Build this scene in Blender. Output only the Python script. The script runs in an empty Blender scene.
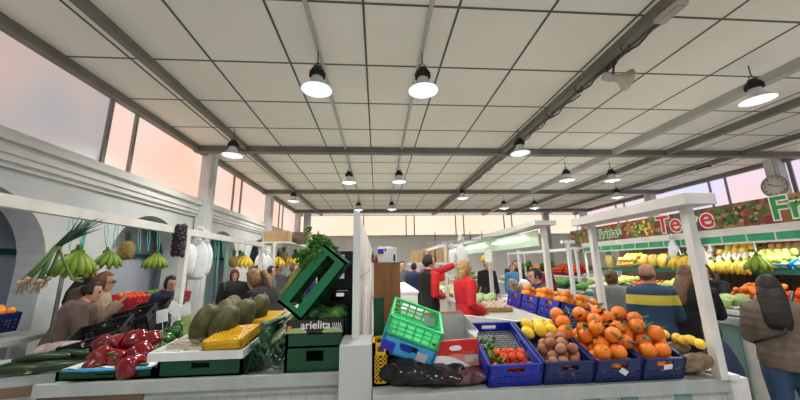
import bpy, bmesh, math, random
from mathutils import Vector, Matrix, Euler
R = math.radians
rnd = random.Random(7)
SC = bpy.context.scene
COL = SC.collection
V = Vector

# ---------------------------------------------------------------- materials
def mat(name, c1, c2=None, scale=8, rough=.6, spec=.4, metal=0, bump=0, emit=0, detail=3, coat=0, trans=0):
    m = bpy.data.materials.new(name); m.use_nodes = True
    nt = m.node_tree; b = nt.nodes['Principled BSDF']
    if c2 is None: c2 = tuple(min(1, v*.86) for v in c1)
    tc = nt.nodes.new('ShaderNodeTexCoord')
    nz = nt.nodes.new('ShaderNodeTexNoise'); nz.inputs['Scale'].default_value = scale; nz.inputs['Detail'].default_value = detail
    nt.links.new(tc.outputs['Object'], nz.inputs['Vector'])
    cr = nt.nodes.new('ShaderNodeValToRGB')
    cr.color_ramp.elements[0].position = .35; cr.color_ramp.elements[1].position = .65
    cr.color_ramp.elements[0].color = (*c1, 1); cr.color_ramp.elements[1].color = (*c2, 1)
    nt.links.new(nz.outputs['Fac'], cr.inputs['Fac'])
    nt.links.new(cr.outputs['Color'], b.inputs['Base Color'])
    b.inputs['Roughness'].default_value = rough
    b.inputs['Specular IOR Level'].default_value = spec
    b.inputs['Metallic'].default_value = metal
    b.inputs['Coat Weight'].default_value = coat
    if trans:
        b.inputs['Transmission Weight'].default_value = trans
    if bump:
        bp = nt.nodes.new('ShaderNodeBump'); bp.inputs['Strength'].default_value = bump; bp.inputs['Distance'].default_value = .01
        nt.links.new(nz.outputs['Fac'], bp.inputs['Height']); nt.links.new(bp.outputs['Normal'], b.inputs['Normal'])
    if emit:
        nt.links.new(cr.outputs['Color'], b.inputs['Emission Color']); b.inputs['Emission Strength'].default_value = emit
    return m

def vor_mat(name, cols, scale=10, rough=.6, emit=0):
    """random patches of several colours (printed fruit, mottled skins)"""
    m = bpy.data.materials.new(name); m.use_nodes = True
    nt = m.node_tree; b = nt.nodes['Principled BSDF']
    tc = nt.nodes.new('ShaderNodeTexCoord'); vo = nt.nodes.new('ShaderNodeTexVoronoi'); vo.inputs['Scale'].default_value = scale
    nt.links.new(tc.outputs['Object'], vo.inputs['Vector'])
    cr = nt.nodes.new('ShaderNodeValToRGB'); cr.color_ramp.interpolation = 'CONSTANT'
    el = cr.color_ramp.elements
    while len(el) < len(cols): el.new(.5)
    for i, c in enumerate(cols):
        el[i].position = i/len(cols); el[i].color = (*c, 1)
    sx = nt.nodes.new('ShaderNodeSeparateColor'); nt.links.new(vo.outputs['Color'], sx.inputs['Color'])
    nt.links.new(sx.outputs['Red'], cr.inputs['Fac']); nt.links.new(cr.outputs['Color'], b.inputs['Base Color'])
    b.inputs['Roughness'].default_value = rough
    return m

def band_mat(name, base, bands, axis=2, rough=.8, scale=10):
    """cloth with woven bands along one object axis; bands: (lo, hi, colour)"""
    m = mat(name, base, None, scale, rough); nt = m.node_tree; b = nt.nodes['Principled BSDF']
    src = b.inputs['Base Color'].links[0].from_socket
    tc = nt.nodes.new('ShaderNodeTexCoord'); sp = nt.nodes.new('ShaderNodeSeparateXYZ'); nt.links.new(tc.outputs['Object'], sp.inputs[0])
    for lo, hi, c in bands:
        a = nt.nodes.new('ShaderNodeMath'); a.operation = 'GREATER_THAN'; a.inputs[1].default_value = lo
        d = nt.nodes.new('ShaderNodeMath'); d.operation = 'LESS_THAN'; d.inputs[1].default_value = hi
        e = nt.nodes.new('ShaderNodeMath'); e.operation = 'MULTIPLY'
        nt.links.new(sp.outputs[axis], a.inputs[0]); nt.links.new(sp.outputs[axis], d.inputs[0])
        nt.links.new(a.outputs[0], e.inputs[0]); nt.links.new(d.outputs[0], e.inputs[1])
        mx = nt.nodes.new('ShaderNodeMix'); mx.data_type = 'RGBA'
        nt.links.new(e.outputs[0], mx.inputs[0]); nt.links.new(src, mx.inputs[6]); mx.inputs[7].default_value = (*c, 1)
        src = mx.outputs[2]
    nt.links.new(src, b.inputs['Base Color'])
    return m

def tile_mat(name, c1, c2, mortar, sx, sy, axis='XZ', rough=.4, ms=.01, bump=0):
    m = bpy.data.materials.new(name); m.use_nodes = True; nt = m.node_tree; b = nt.nodes['Principled BSDF']
    tc = nt.nodes.new('ShaderNodeTexCoord'); sp = nt.nodes.new('ShaderNodeSeparateXYZ'); cb = nt.nodes.new('ShaderNodeCombineXYZ')
    nt.links.new(tc.outputs['Object'], sp.inputs[0])
    nt.links.new(sp.outputs['XYZ'.index(axis[0])], cb.inputs[0]); nt.links.new(sp.outputs['XYZ'.index(axis[1])], cb.inputs[1])
    br = nt.nodes.new('ShaderNodeTexBrick'); br.offset = 0; br.inputs['Scale'].default_value = 1
    br.inputs['Brick Width'].default_value = sx; br.inputs['Row Height'].default_value = sy; br.inputs['Mortar Size'].default_value = ms
    br.inputs['Color1'].default_value = (*c1, 1); br.inputs['Color2'].default_value = (*c2, 1); br.inputs['Mortar'].default_value = (*mortar, 1)
    nt.links.new(cb.outputs[0], br.inputs['Vector']); nt.links.new(br.outputs['Color'], b.inputs['Base Color'])
    b.inputs['Roughness'].default_value = rough
    return m

def wood_mat(name, c1, c2, axis=(1, 1, .12), scale=14, rough=.5):
    m = mat(name, c1, c2, scale, rough); nt = m.node_tree
    mp = nt.nodes.new('ShaderNodeMapping'); mp.inputs['Scale'].default_value = axis
    nz = [n for n in nt.nodes if n.type == 'TEX_NOISE'][0]; tc = [n for n in nt.nodes if n.type == 'TEX_COORD'][0]
    nt.links.new(tc.outputs['Object'], mp.inputs[0]); nt.links.new(mp.outputs[0], nz.inputs['Vector'])
    return m

M = {}
def dm(k, *a, **kw): M[k] = mat(k, *a, **kw)
dm('ceiling_panel', (.80, .79, .70), (.86, .85, .77), scale=.6, rough=.8)
dm('grid', (.10, .115, .095), rough=.6)
dm('beam', (.17, .16, .135), (.22, .21, .18), scale=2, rough=.6)
dm('beam_light', (.46, .45, .42), (.40, .39, .36), scale=2, rough=.5)
dm('wall_white', (.70, .72, .72), (.64, .67, .67), scale=1.5, rough=.7)
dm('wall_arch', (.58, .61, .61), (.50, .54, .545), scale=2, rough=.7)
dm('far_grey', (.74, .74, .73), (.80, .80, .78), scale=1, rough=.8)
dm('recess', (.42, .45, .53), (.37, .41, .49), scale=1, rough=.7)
dm('cornice', (.68, .69, .67), (.60, .61, .59), scale=2, rough=.5)
dm('floor', (.42, .41, .39), (.50, .49, .46), scale=3, rough=.35)
dm('frame_white', (.70, .69, .65), (.60, .59, .56), scale=5, rough=.45)
dm('panel_white', (.74, .74, .73), (.66, .66, .65), scale=3, rough=.4)
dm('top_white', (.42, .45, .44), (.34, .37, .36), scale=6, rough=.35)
dm('mull', (.30, .285, .26), rough=.5)
dm('black', (.012, .012, .013), (.022, .022, .022), rough=.5)
dm('black_plastic', (.006, .006, .007), (.012, .012, .014), rough=.45)
dm('dark_metal', (.05, .05, .05), (.09, .09, .085), rough=.45, metal=.6)
dm('steel', (.55, .56, .57), (.45, .46, .47), rough=.3, metal=.9)
dm('lamp_glass', (.80, .90, .95), (.70, .84, .92), scale=30, rough=.25, emit=.75)
dm('lamp_shade', (.75, .76, .74), rough=.3, spec=.6)
dm('cream_plastic', (.62, .56, .44), (.5, .44, .33), rough=.5)
dm('conduit', (.5, .49, .45), rough=.5)
dm('green_crate', (.003, .06, .022), (.002, .042, .015), scale=5, rough=.38)
dm('mid_green', (.005, .17, .06), (.003, .125, .04), scale=5, rough=.38)
dm('onion_stalk', (.07, .14, .035), (.11, .19, .06), scale=12, rough=.4)
dm('bright_green', (.05, .62, .22), (.03, .5, .16), scale=5, rough=.35)
dm('blue_crate', (.008, .026, .36), (.006, .018, .26), scale=5, rough=.38)
dm('navy_crate', (.007, .024, .13), (.005, .018, .09), scale=5, rough=.4)
dm('yellow_crate', (.72, .42, .015), (.60, .34, .01), scale=5, rough=.4)
dm('red_crate', (.5, .02, .06), rough=.4)
dm('lightblue', (.06, .38, .72), (.04, .30, .60), rough=.5)
dm('tray_white', (.72, .73, .74), (.62, .63, .64), scale=8, rough=.35)
dm('orange', (.86, .235, .02), (.76, .17, .012), scale=5, rough=.42, bump=.15)
dm('orange_light', (.90, .33, .03), (.80, .24, .02), scale=5, rough=.42)
dm('tomato', (.62, .045, .015), (.72, .12, .02), scale=9, rough=.2)
dm('pepper_red', (.20, .002, .008), (.12, .001, .005), scale=5, rough=.16, coat=.4)
dm('pepper_green', (.015, .075, .012), (.03, .12, .02), scale=6, rough=.2, coat=.3)
dm('cucumber', (.010, .026, .010), (.02, .045, .012), scale=12, rough=.35)
dm('melon', (.040, .042, .008), (.085, .082, .02), scale=18, rough=.5, bump=.4)
dm('lemon', (.86, .60, .05), (.80, .52, .035), scale=8, rough=.4, bump=.2)
dm('potato', (.42, .20, .11), (.26, .07, .05), scale=7, rough=.6)
dm('taro', (.36, .27, .17), (.20, .13, .075), scale=22, rough=.8, bump=.8)
dm('banana_green', (.20, .30, .02), (.10, .18, .015), scale=6, rough=.45)
dm('banana', (.80, .56, .05), (.62, .38, .03), scale=6, rough=.45)
dm('banana_tip', (.06, .06, .02), rough=.6)
dm('apple_red', (.55, .03, .03), (.65, .18, .06), scale=6, rough=.3)
dm('apple_green', (.50, .60, .09), (.60, .62, .16), scale=6, rough=.3)
dm('pear', (.62, .66, .20), (.52, .55, .12), scale=6, rough=.4)
dm('mango', (.70, .36, .06), (.52, .40, .08), scale=4, rough=.4)
dm('stem', (.06, .11, .02), rough=.7)
dm('leaf', (.05, .17, .02), (.09, .26, .04), scale=10, rough=.5)
dm('dark_leaf', (.02, .06, .02), (.03, .10, .025), scale=10, rough=.5)
dm('light_leaf', (.28, .42, .12), (.42, .55, .22), scale=14, rough=.5)
dm('cabbage', (.50, .62, .34), (.36, .52, .2), scale=14, rough=.5)
dm('celery_stalk', (.20, .28, .06), (.14, .21, .05), scale=12, rough=.4)
dm('leek_white', (.62, .66, .45), (.5, .58, .32), scale=12, rough=.4)
dm('leek_green', (.018, .06, .03), (.04, .11, .05), scale=14, rough=.45)
dm('root', (.42, .30, .18), (.30, .20, .12), scale=30, rough=.9)
dm('onion', (.48, .24, .10), (.58, .34, .16), scale=8, rough=.5)
dm('purple', (.16, .03, .12), (.24, .06, .18), scale=8, rough=.35)
dm('garlic', (.66, .55, .44), (.58, .42, .34), scale=9, rough=.6)
dm('carrot', (.85, .22, .03), rough=.5)
dm('straw', (.46, .38, .24), (.36, .29, .17), scale=30, rough=.9)
dm('card', (.42, .27, .14), (.36, .22, .11), scale=6, rough=.8)
dm('card_grey', (.50, .49, .47), (.42, .41, .39), scale=5, rough=.8)
dm('paper', (.82, .83, .84), rough=.7)
dm('red_print', (.62, .018, .012), rough=.45)
dm('pink_print', (.66, .22, .20), rough=.45)
dm('bag_white', (.78, .80, .82), (.66, .68, .70), scale=12, rough=.35, bump=.6)
dm('clear_bag', (.38, .33, .32), (.22, .18, .17), scale=25, rough=.2, bump=.8)
dm('bin_bag', (.008, .008, .009), (.016, .015, .016), scale=14, rough=.22, bump=.9)
dm('pink_bag', (.07, .02, .03), (.15, .07, .08), scale=18, rough=.2, bump=.9)
dm('teal', (.10, .52, .40), (.16, .60, .48), rough=.5)
dm('dried_pepper', (.016, .012, .012), (.035, .02, .02), scale=30, rough=.4)
dm('pine', (.30, .21, .06), (.16, .13, .04), scale=40, rough=.8, bump=1)
dm('teal_paint', (.18, .30, .28), (.14, .26, .24), scale=3, rough=.5)
dm('dark_green_paint', (.012, .10, .07), rough=.5)
dm('strip_green', (.02, .30, .15), (.03, .36, .18), scale=4, rough=.4)
dm('pale_green', (.52, .70, .50), (.58, .76, .56), scale=2, rough=.4)
dm('tube_light', (.95, 1.0, .97), emit=3.0)
dm('white_letter', (.85, .84, .80), rough=.5)
dm('red_letter', (.60, .012, .03), rough=.5)
dm('green_letter', (.03, .30, .05), rough=.5)
dm('blue_print', (.02, .03, .45), rough=.5)
dm('clock_face', (.9, .86, .78), rough=.4)
dm('brass', (.45, .40, .30), rough=.4, metal=.4)
dm('skin', (.56, .31, .21), (.50, .27, .18), scale=5, rough=.5)
dm('skin_dark', (.42, .22, .14), (.36, .18, .11), scale=5, rough=.5)
dm('lip', (.42, .10, .09), rough=.5)
dm('eye', (.03, .02, .02), rough=.2)
M['wood'] = wood_mat('oak_wood', (.29, .115, .032), (.19, .072, .02))
M['brown_wood'] = wood_mat('brown_wood', (.20, .13, .085), (.13, .085, .055), (.12, 1, 1))
M['front_tile'] = tile_mat('white_boarding', (.50, .51, .48), (.46, .47, .44), (.36, .38, .35), .1, 9, ms=.004)
M['block'] = tile_mat('block_tile', (.48, .50, .50), (.46, .48, .48), (.45, .46, .46), 3, .32, ms=.003)
M['fruit_print'] = vor_mat('fruit_print', [(.12, .04, .025), (.04, .12, .02), (.26, .09, .03), (.20, .015, .015), (.08, .15, .03), (.32, .20, .06), (.15, .06, .04), (.22, .15, .06), (.09, .05, .03)], 12)
M['brick_red'] = tile_mat('brick_red', (.30, .06, .05), (.24, .05, .05), (.1, .05, .05), .3, .12, 'YZ')

# ---------------------------------------------------------------- mesh builder
class MB:
    def __init__(s): s.v = []; s.f = []; s.m = []; s.c = 0; s.T = None; s.sm = []; s.smooth = False
    def add(s, vs, fs):
        n = len(s.v)
        for p in vs:
            p = V(p)
            if s.T is not None: p = s.T @ p
            s.v.append(p)
        for f in fs: s.f.append([n+i for i in f]); s.m.append(s.c); s.sm.append(s.smooth)
        return s
    def box(s, a, b):
        (x0, y0, z0), (x1, y1, z1) = a, b
        return s.add([(x0,y0,z0),(x1,y0,z0),(x1,y1,z0),(x0,y1,z0),(x0,y0,z1),(x1,y0,z1),(x1,y1,z1),(x0,y1,z1)],
              [(0,3,2,1),(4,5,6,7),(0,1,5,4),(1,2,6,5),(2,3,7,6),(3,0,4,7)])
    def bar(s, p, q, w, h=None, up=(0, 0, 1)):
        p, q = V(p), V(q); h = h or w; d = (q-p).normalized(); u = V(up)
        if abs(d.dot(u)) > .98: u = V((0, 1, 0))
        r = d.cross(u).normalized(); u = r.cross(d)
        vs = []
        for e in (p, q):
            for i, j in ((-1,-1),(1,-1),(1,1),(-1,1)): vs.append(e+r*(i*w/2)+u*(j*h/2))
        return s.add(vs, [(3,2,1,0),(4,5,6,7),(0,1,5,4),(1,2,6,5),(2,3,7,6),(3,0,4,7)])
    def prism(s, pts, a, b, ax='x'):
        """polygon pts extruded from a to b along an axis"""
        f = {'x': lambda t, p: (t, p[0], p[1]), 'y': lambda t, p: (p[0], t, p[1]), 'z': lambda t, p: (p[0], p[1], t)}[ax]
        n = len(pts); vs = [f(a, p) for p in pts]+[f(b, p) for p in pts]
        fs = [list(range(n))[::-1], list(range(n, 2*n))]+[(i, (i+1) % n, n+(i+1) % n, n+i) for i in range(n)]
        return s.add(vs, fs)
    def tube(s, pts, r, n=8, cap=True, squash=1):
        pts = [V(p) for p in pts]; k = len(pts)
        rs = r if isinstance(r, (list, tuple)) else [r]*k
        vs = []; ref = None
        for i, p in enumerate(pts):
            d = (pts[min(i+1, k-1)]-pts[max(i-1, 0)]).normalized()
            if ref is None: ref = V((0, 0, 1)) if abs(d.z) < .9 else V((1, 0, 0))
            a = d.cross(ref).normalized(); b = a.cross(d).normalized(); ref = b
            for j in range(n):
                t = 2*math.pi*j/n; vs.append(p+(a*math.cos(t)+b*math.sin(t)*squash)*rs[i])
        fs = [(i*n+j, i*n+(j+1) % n, (i+1)*n+(j+1) % n, (i+1)*n+j) for i in range(k-1) for j in range(n)]
        if cap: fs += [list(range(n))[::-1], list(range((k-1)*n, k*n))]
        o = s.smooth; s.smooth = True; s.add(vs, fs); s.smooth = o
        return s
    def lathe(s, prof, n=16, c=(0, 0, 0), sx=1, sy=1, wob=None):
        c = V(c); vs = []
        for r, z in prof:
            for j in range(n):
                t = 2*math.pi*j/n; k = r*(wob(t) if wob else 1)
                vs.append(c+V((k*math.cos(t)*sx, k*math.sin(t)*sy, z)))
        m = len(prof)
        fs = [(i*n+j, i*n+(j+1) % n, (i+1)*n+(j+1) % n, (i+1)*n+j) for i in range(m-1) for j in range(n)]
        if prof[0][0] > 1e-4: fs.append(list(range(n))[::-1])
        if prof[-1][0] > 1e-4: fs.append(list(range((m-1)*n, m*n)))
        o = s.smooth; s.smooth = True; s.add(vs, fs); s.smooth = o
        return s
    def ball(s, c, r, n=12, m=8, sx=1, sy=1, sz=1):
        prof = [(max(1e-5, r*math.sin(math.pi*i/m)), -r*sz*math.cos(math.pi*i/m)) for i in range(m+1)]
        return s.lathe(prof, n, c, sx, sy)
    def loft(s, rings, n=14):
        """rings: (centre, rx, ry) in horizontal planes"""
        vs = []
        for c, rx, ry in rings:
            for j in range(n):
                t = 2*math.pi*j/n; vs.append(V(c)+V((rx*math.cos(t), ry*math.sin(t), 0)))
        k = len(rings)
        fs = [(i*n+j, i*n+(j+1) % n, (i+1)*n+(j+1) % n, (i+1)*n+j) for i in range(k-1) for j in range(n)]
        fs += [list(range(n))[::-1], list(range((k-1)*n, k*n))]
        o = s.smooth; s.smooth = True; s.add(vs, fs); s.smooth = o
        return s
    def mesh(s, name, mats):
        me = bpy.data.meshes.new(name); me.from_pydata([tuple(p) for p in s.v], [], s.f)
        if not isinstance(mats, (list, tuple)): mats = [mats]
        for m in mats: me.materials.append(m)
        me.polygons.foreach_set('material_index', s.m); me.polygons.foreach_set('use_smooth', s.sm)
        bm = bmesh.new(); bm.from_mesh(me); bmesh.ops.remove_doubles(bm, verts=bm.verts, dist=1e-5)
        bmesh.ops.recalc_face_normals(bm, faces=bm.faces); bm.to_mesh(me); bm.free()
        return me
    def build(s, name, mats, parent=None, loc=(0, 0, 0), rot=(0, 0, 0), bevel=0):
        o = link(name, s.mesh(name, mats), parent, loc, rot)
        if bevel:
            b = o.modifiers.new('bevel', 'BEVEL'); b.width = bevel; b.segments = 2; b.limit_method = 'ANGLE'
        return o

def link(name, me, parent=None, loc=(0, 0, 0), rot=(0, 0, 0)):
    o = bpy.data.objects.new(name, me); COL.objects.link(o); o.parent = parent; o.location = loc; o.rotation_euler = rot
    return o
def tag(o, label=None, cat=None, group=None, kind=None):
    if label: o['label'] = label
    if cat: o['category'] = cat
    if group: o['group'] = group
    if kind: o['kind'] = kind
    return o
def thing(name, label, cat, loc=(0, 0, 0), rot=(0, 0, 0), group=None):
    return tag(link(name, None, None, loc, rot), label, cat, group)
def struct(name, mb, mats, bevel=0):
    return tag(mb.build(name, mats, bevel=bevel), kind='structure')
def recentre(o):
    """put a one-mesh thing's origin at its base"""
    vs = [v.co for v in o.data.vertices]
    c = V(((min(v.x for v in vs)+max(v.x for v in vs))/2, (min(v.y for v in vs)+max(v.y for v in vs))/2, min(v.z for v in vs)))
    o.data.transform(Matrix.Translation(-c)); o.location = c; return o
def single(name, mb, mats, label, cat, group=None, bevel=0):
    return tag(recentre(mb.build(name, mats, bevel=bevel)), label, cat, group)
KIDS = {}
def dup(src, loc, rot=(0, 0, 0), label=None, group=None, scale=None, depth=0, parent=None):
    c = src.copy(); COL.objects.link(c)
    if depth == 0:
        c.location = loc; c.rotation_euler = rot
        if label: c['label'] = label
        if group: c['group'] = group
        if scale: c.scale = scale if isinstance(scale, (tuple, list)) else (scale,)*3
    else: c.parent = parent
    for ch in list(src.children): dup(ch, None, depth=depth+1, parent=c)
    return c
class Proto:
    """first use moves the prototype itself, later uses copy it"""
    def __init__(s, root): s.r = root; s.used = False; s.kids = list(root.children)
    def put(s, loc, rot=(0, 0, 0), label=None, group=None, scale=None):
        if s.used: return dup(s.r, loc, rot, label, group, scale)
        s.used = True; o = s.r; o.location = loc; o.rotation_euler = rot
        if label: o['label'] = label
        if group: o['group'] = group
        if scale: o.scale = scale if isinstance(scale, (tuple, list)) else (scale,)*3
        return o

def text_mb(txt, size, extr, bold=0):
    cu = bpy.data.curves.new('t', 'FONT'); cu.body = txt; cu.size = size; cu.extrude = extr; cu.offset = bold
    cu.align_x = 'CENTER'; cu.align_y = 'CENTER'; cu.resolution_u = 3
    o = bpy.data.objects.new('t', cu); COL.objects.link(o)
    dg = bpy.context.evaluated_depsgraph_get(); me = bpy.data.meshes.new_from_object(o.evaluated_get(dg))
    mb = MB(); mb.add([v.co.copy() for v in me.vertices], [list(p.vertices) for p in me.polygons])
    bpy.data.objects.remove(o); bpy.data.curves.remove(cu)
    return mb
def text_obj(txt, size, extr, m, parent, loc, rot, bold=0, name='lettering'):
    return text_mb(txt, size, extr, bold).build(name, m, parent, loc, rot)

def hexpack(w, d, r, layers, rng, jit=.06, dome=True):
    """close-packed centres inside w x d (x in [0,w], y in [0,d])"""
    pts = []; dx = 2*r; dy = r*1.732; dz = r*1.633
    for L in range(layers):
        ox = r+(r if L % 2 else 0); oy = r+(r*.577 if L % 2 else 0)
        inset = L*r*.75 if dome else 0
        y = oy; row = 0
        while y+r <= d+1e-6:
            x = ox+(r if row % 2 else 0)
            while x+r <= w+1e-6:
                if inset-1e-6 <= x-r*.9 and x <= w-inset-r*.1 and inset*.6 <= y-r*.9 and y <= d-inset*.4:
                    pts.append(V((x+rng.uniform(-jit, jit)*r, y+rng.uniform(-jit, jit)*r, r+L*dz)))
                x += dx
            y += dy; row += 1
    return pts
# ================================================================ the hall
XL, XR, YF, YB, ZC = -4.35, 11.9, 17.65, -6.0, 4.5
struct('floor', MB().box((XL-.8, YB, -.1), (XR+.3, YF+.3, 0)), M['floor'])
struct('ceiling', MB().box((XL-.8, YB, ZC), (XR+.3, YF+.3, ZC+.1)), M['ceiling_panel'])
g = MB()
gx = [-.15+1.083*k for k in range(-4, 12)]
gy = [7.35+1.1*k for k in range(-12, 10)]
for x in gx: g.box((x-.014, YB, ZC-.006), (x+.014, YF, ZC+.002))
for y in gy: g.box((XL, y-.013, ZC-.005), (XR, y+.013, ZC+.002))
struct('trim_1', g, M['grid'])
# steel carcass of the roof
n = 2
for x, w, h, m in ((-4.27, .13, .13, 'beam'), (-3.14, .10, .11, 'beam'), (3.22, .10, .12, 'beam'), (3.42, .05, .05, 'beam'), (6.2, .15, .14, 'beam_light'), (7.7, .13, .13, 'beam'),
                   (9.9, .12, .12, 'beam'), (11.82, .14, .14, 'beam'), (-.78, .045, .05, 'conduit'), (.61, .045, .05, 'conduit')):
    struct('trim_%d' % n, MB().box((x-w/2, YB, ZC-h), (x+w/2, YF, ZC+.01)), M[m]); n += 1
for y in (-5.9, -1.5, 7.35, 11.8, 16.25):
    b = MB().box((XL, y-.07, ZC-.14), (XR, y+.07, ZC+.01)).box((XL, y-.09, ZC-.15), (XR, y+.09, ZC-.135))
    struct('trim_%d' % n, b, M['beam']); n += 1
for (x, y, m) in [(XL+.14, y, 'wall_white') for y in (-1.15, 7.8, 12.25, 16.7)]+[(XR-.2, y, 'cornice') for y in (-1.15, 3.4, 7.95, 12.25, 16.7)]:
    b = MB().box((x-.11, y-.17, 0), (x+.11, y+.17, ZC)).box((x-.14, y-.07, 0), (x+.14, y+.07, ZC))
    struct('trim_%d' % n, b, M[m]); n += 1
for x, y in ((9.9, YF-.12), (-3.95, YF-.12)):
    struct('trim_%d' % n, MB().box((x-.12, y-.12, 0), (x+.12, y+.12, ZC)).box((x+.16, y-.05, 0), (x+.24, y+.05, ZC)), M['beam_light']); n += 1
# left wall: arcade, cornice and window band
w = MB(); cs = [3.53+2.82*k for k in range(-3, 6)]; r = .94; zs = 1.71; zt = 2.88
prev = YB
for c in cs:
    y0, y1 = c-r, c+r
    if y0 > prev: w.box((XL-.35, prev, 0), (XL, y0, zt))
    pts = [(y0, zt), (y0, zs)]+[(c-r*math.cos(math.pi*i/18), zs+r*math.sin(math.pi*i/18)) for i in range(1, 18)]+[(y1, zs), (y1, zt)]
    for i in range(1, len(pts)-2):
        a, b_ = pts[i], pts[i+1]
        w.prism([a, b_, (b_[0], zt), (a[0], zt)] if abs(b_[0]-a[0]) > 1e-4 else [a, b_, (b_[0]+1e-3, zt)], XL-.35, XL)
    prev = y1
w.box((XL-.35, prev, 0), (XL, YF, zt))
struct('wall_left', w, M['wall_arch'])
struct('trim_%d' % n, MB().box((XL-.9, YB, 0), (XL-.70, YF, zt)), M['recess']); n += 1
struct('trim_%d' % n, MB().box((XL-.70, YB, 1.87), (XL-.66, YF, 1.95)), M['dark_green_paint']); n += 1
b = MB()
for i, (z0, z1, d) in enumerate(((2.84, 2.90, .05), (2.90, 2.98, .10), (2.98, 3.02, .13), (3.02, 3.12, .09), (3.12, 3.2, .16), (3.2, 3.26, .12))):
    b.box((XL-.7, YB, z0), (XL+d, YF, z1+.001))
struct('trim_%d' % n, b, M['cornice']); n += 1
# far, right and back walls
struct('wall_far', MB().box((XL-.8, YF, 0), (XR+.3, YF+.25, 3.2)), M['far_grey'])
struct('wall_right', MB().box((XR, YB, 0), (XR+.25, YF, 3.3)), M['wall_white'])
b = MB().box((XL-.8, YB-.2, 3.4), (XR+.3, YB, ZC))
for x in (-4.9, -1.2, 3.6, 8.2, 11.8): b.box((x-.25, YB-.2, 0), (x+.25, YB, 3.4))
struct('wall_back', b, M['wall_white'])
struct('trim_%d' % n, MB().box((XL, YF-.06, 3.16), (XR, YF, 3.24)), M['cornice']); n += 1
struct('trim_%d' % n, MB().box((XR-.08, YB, 3.26), (XR, YF, 3.34)), M['cornice']); n += 1
# windows: frosted panes, mottled daylight tints put into their own emission
def pane_mat(name, a, b_, s, sc=.5):
    return mat(name, tuple(v*.5 for v in a), tuple(v*.5 for v in b_), sc, .5) if 0 else _pane(name, a, b_, s, sc)
def _pane(name, a, b_, s, sc):
    m = mat(name, a, b_, sc, .35, detail=1); nt = m.node_tree; b = nt.nodes['Principled BSDF']
    cr = [q for q in nt.nodes if q.type == 'VALTORGB'][0]
    cr.color_ramp.elements[0].position = .3; cr.color_ramp.elements[1].position = .7
    nt.links.new(cr.outputs[0], b.inputs['Emission Color']); b.inputs['Emission Strength'].default_value = s
    for l in list(b.inputs['Base Color'].links): nt.links.remove(l)
    b.inputs['Base Color'].default_value = (.12, .12, .12, 1)
    return m
PG = {'near': _pane('frosted_pane_grey', (.46, .33, .29), (.30, .29, .30), 1.0, .7), 'left': _pane('frosted_pane_peach', (.74, .46, .35), (.66, .52, .48), 1.0, .5),
      'far': _pane('frosted_pane_cream', (.92, .63, .46), (.88, .68, .56), 1.0, .3), 'right': _pane('frosted_pane_lilac', (.80, .50, .42), (.56, .56, .80), 1.0, .35)}
wn = 0
def window(axis, at, spans, z0, z1, kind):
    global wn; wn += 1
    lo, hi = spans[0][0], spans[-1][1]
    def bx(mb, a, b_, za, zb, d0, d1):
        if axis == 'x': mb.box((at+d0, a, za), (at+d1, b_, zb))
        else: mb.box((a, at+d0, za), (b_, at+d1, zb))
    s = {'L': (1,), 'R': (-1,), 'F': (-1,)}[kind[0]][0]
    fr = MB(); t = .03
    def fb(a, b_, za, zb):
        d = sorted((-.03*s, .05*s)); bx(fr, a, b_, za, zb, *d)
    fb(lo, hi, z0, z0+t); fb(lo, hi, z1-t, z1)
    for a, b_ in spans: fb(a, a+t, z0, z1); fb(b_-t, b_, z0, z1)
    f = fr.build('window_%d' % wn, M['mull']); tag(f, kind='structure')
    for a, b_ in spans:
        p = MB(); d = sorted((-.01*s, .01*s)); bx(p, a+t, b_-t, z0+t, z1-t, *d)
        k = {'L': 'near' if b_ < 5 else 'left', 'R': 'right', 'F': 'far'}[kind[0]]
        p.build('window_pane', PG[k], f)
for c in (-5.6, -1.15, 3.3, 7.75, 12.2):
    e = min(c+4.42, YF)
    window('x', XL, [(c, c+1.67), (c+1.67, c+2.2), (c+2.2, e)], 3.26, 4.42, 'L')
    window('x', XR, [(c, c+1.67), (c+1.67, c+2.2), (c+2.2, e)], 3.34, 4.42, 'R')
xs = [XL]+[v for k in range(-1, 5) for v in (1.65+2.89*k, 2.12+2.89*k)]
xs = [x for x in xs if x < 10]+[XR]
for i in range(0, len(xs)-1, 3):
    seg = xs[i:i+4]
    window('y', YF, [(seg[j], seg[j+1]) for j in range(len(seg)-1)], 3.24, 4.42, 'F')

# ---------------------------------------------------------------- lamps
def make_lamp():
    t = thing('pendant_lamp', 'x', 'lamp')
    MB().tube([(0, 0, 0), (0, 0, -.16)], .008, 6).tube([(0, 0, -.16), (.05, 0, -.20), (.05, 0, -.24)], .006, 6).tube([(0, 0, -.16), (-.05, 0, -.20), (-.05, 0, -.24)], .006, 6).build('hook', M['dark_metal'], t)
    h = MB().lathe([(.03, -.23), (.055, -.235), (.06, -.27), (.085, -.28), (.09, -.36), (.075, -.385)], 18)
    for k in range(12):
        a = k*math.pi/6; h.bar((math.cos(a)*.07, math.sin(a)*.07, -.345), (math.cos(a)*.105, math.sin(a)*.105, -.345), .008, .07)
    h.build('driver_housing', M['black'], t)
    MB().lathe([(.07, -.38), (.075, -.41), (.092, -.46), (.135, -.51), (.19, -.548), (.205, -.566), (.198, -.566), (.13, -.52), (.085, -.465), (.06, -.40)], 28).build('lamp_shade', M['lamp_shade'], t)
    MB().lathe([(.001, -.580), (.10, -.577), (.194, -.566), (.194, -.560), (.001, -.562)], 24).build('diffuser', M['lamp_glass'], t)
    MB().lathe([(.001, -.612), (.03, -.608), (.055, -.595), (.065, -.574)], 16).build('led_cluster', M['tube_light'], t)
    return t
LP = Proto(make_lamp())
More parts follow.
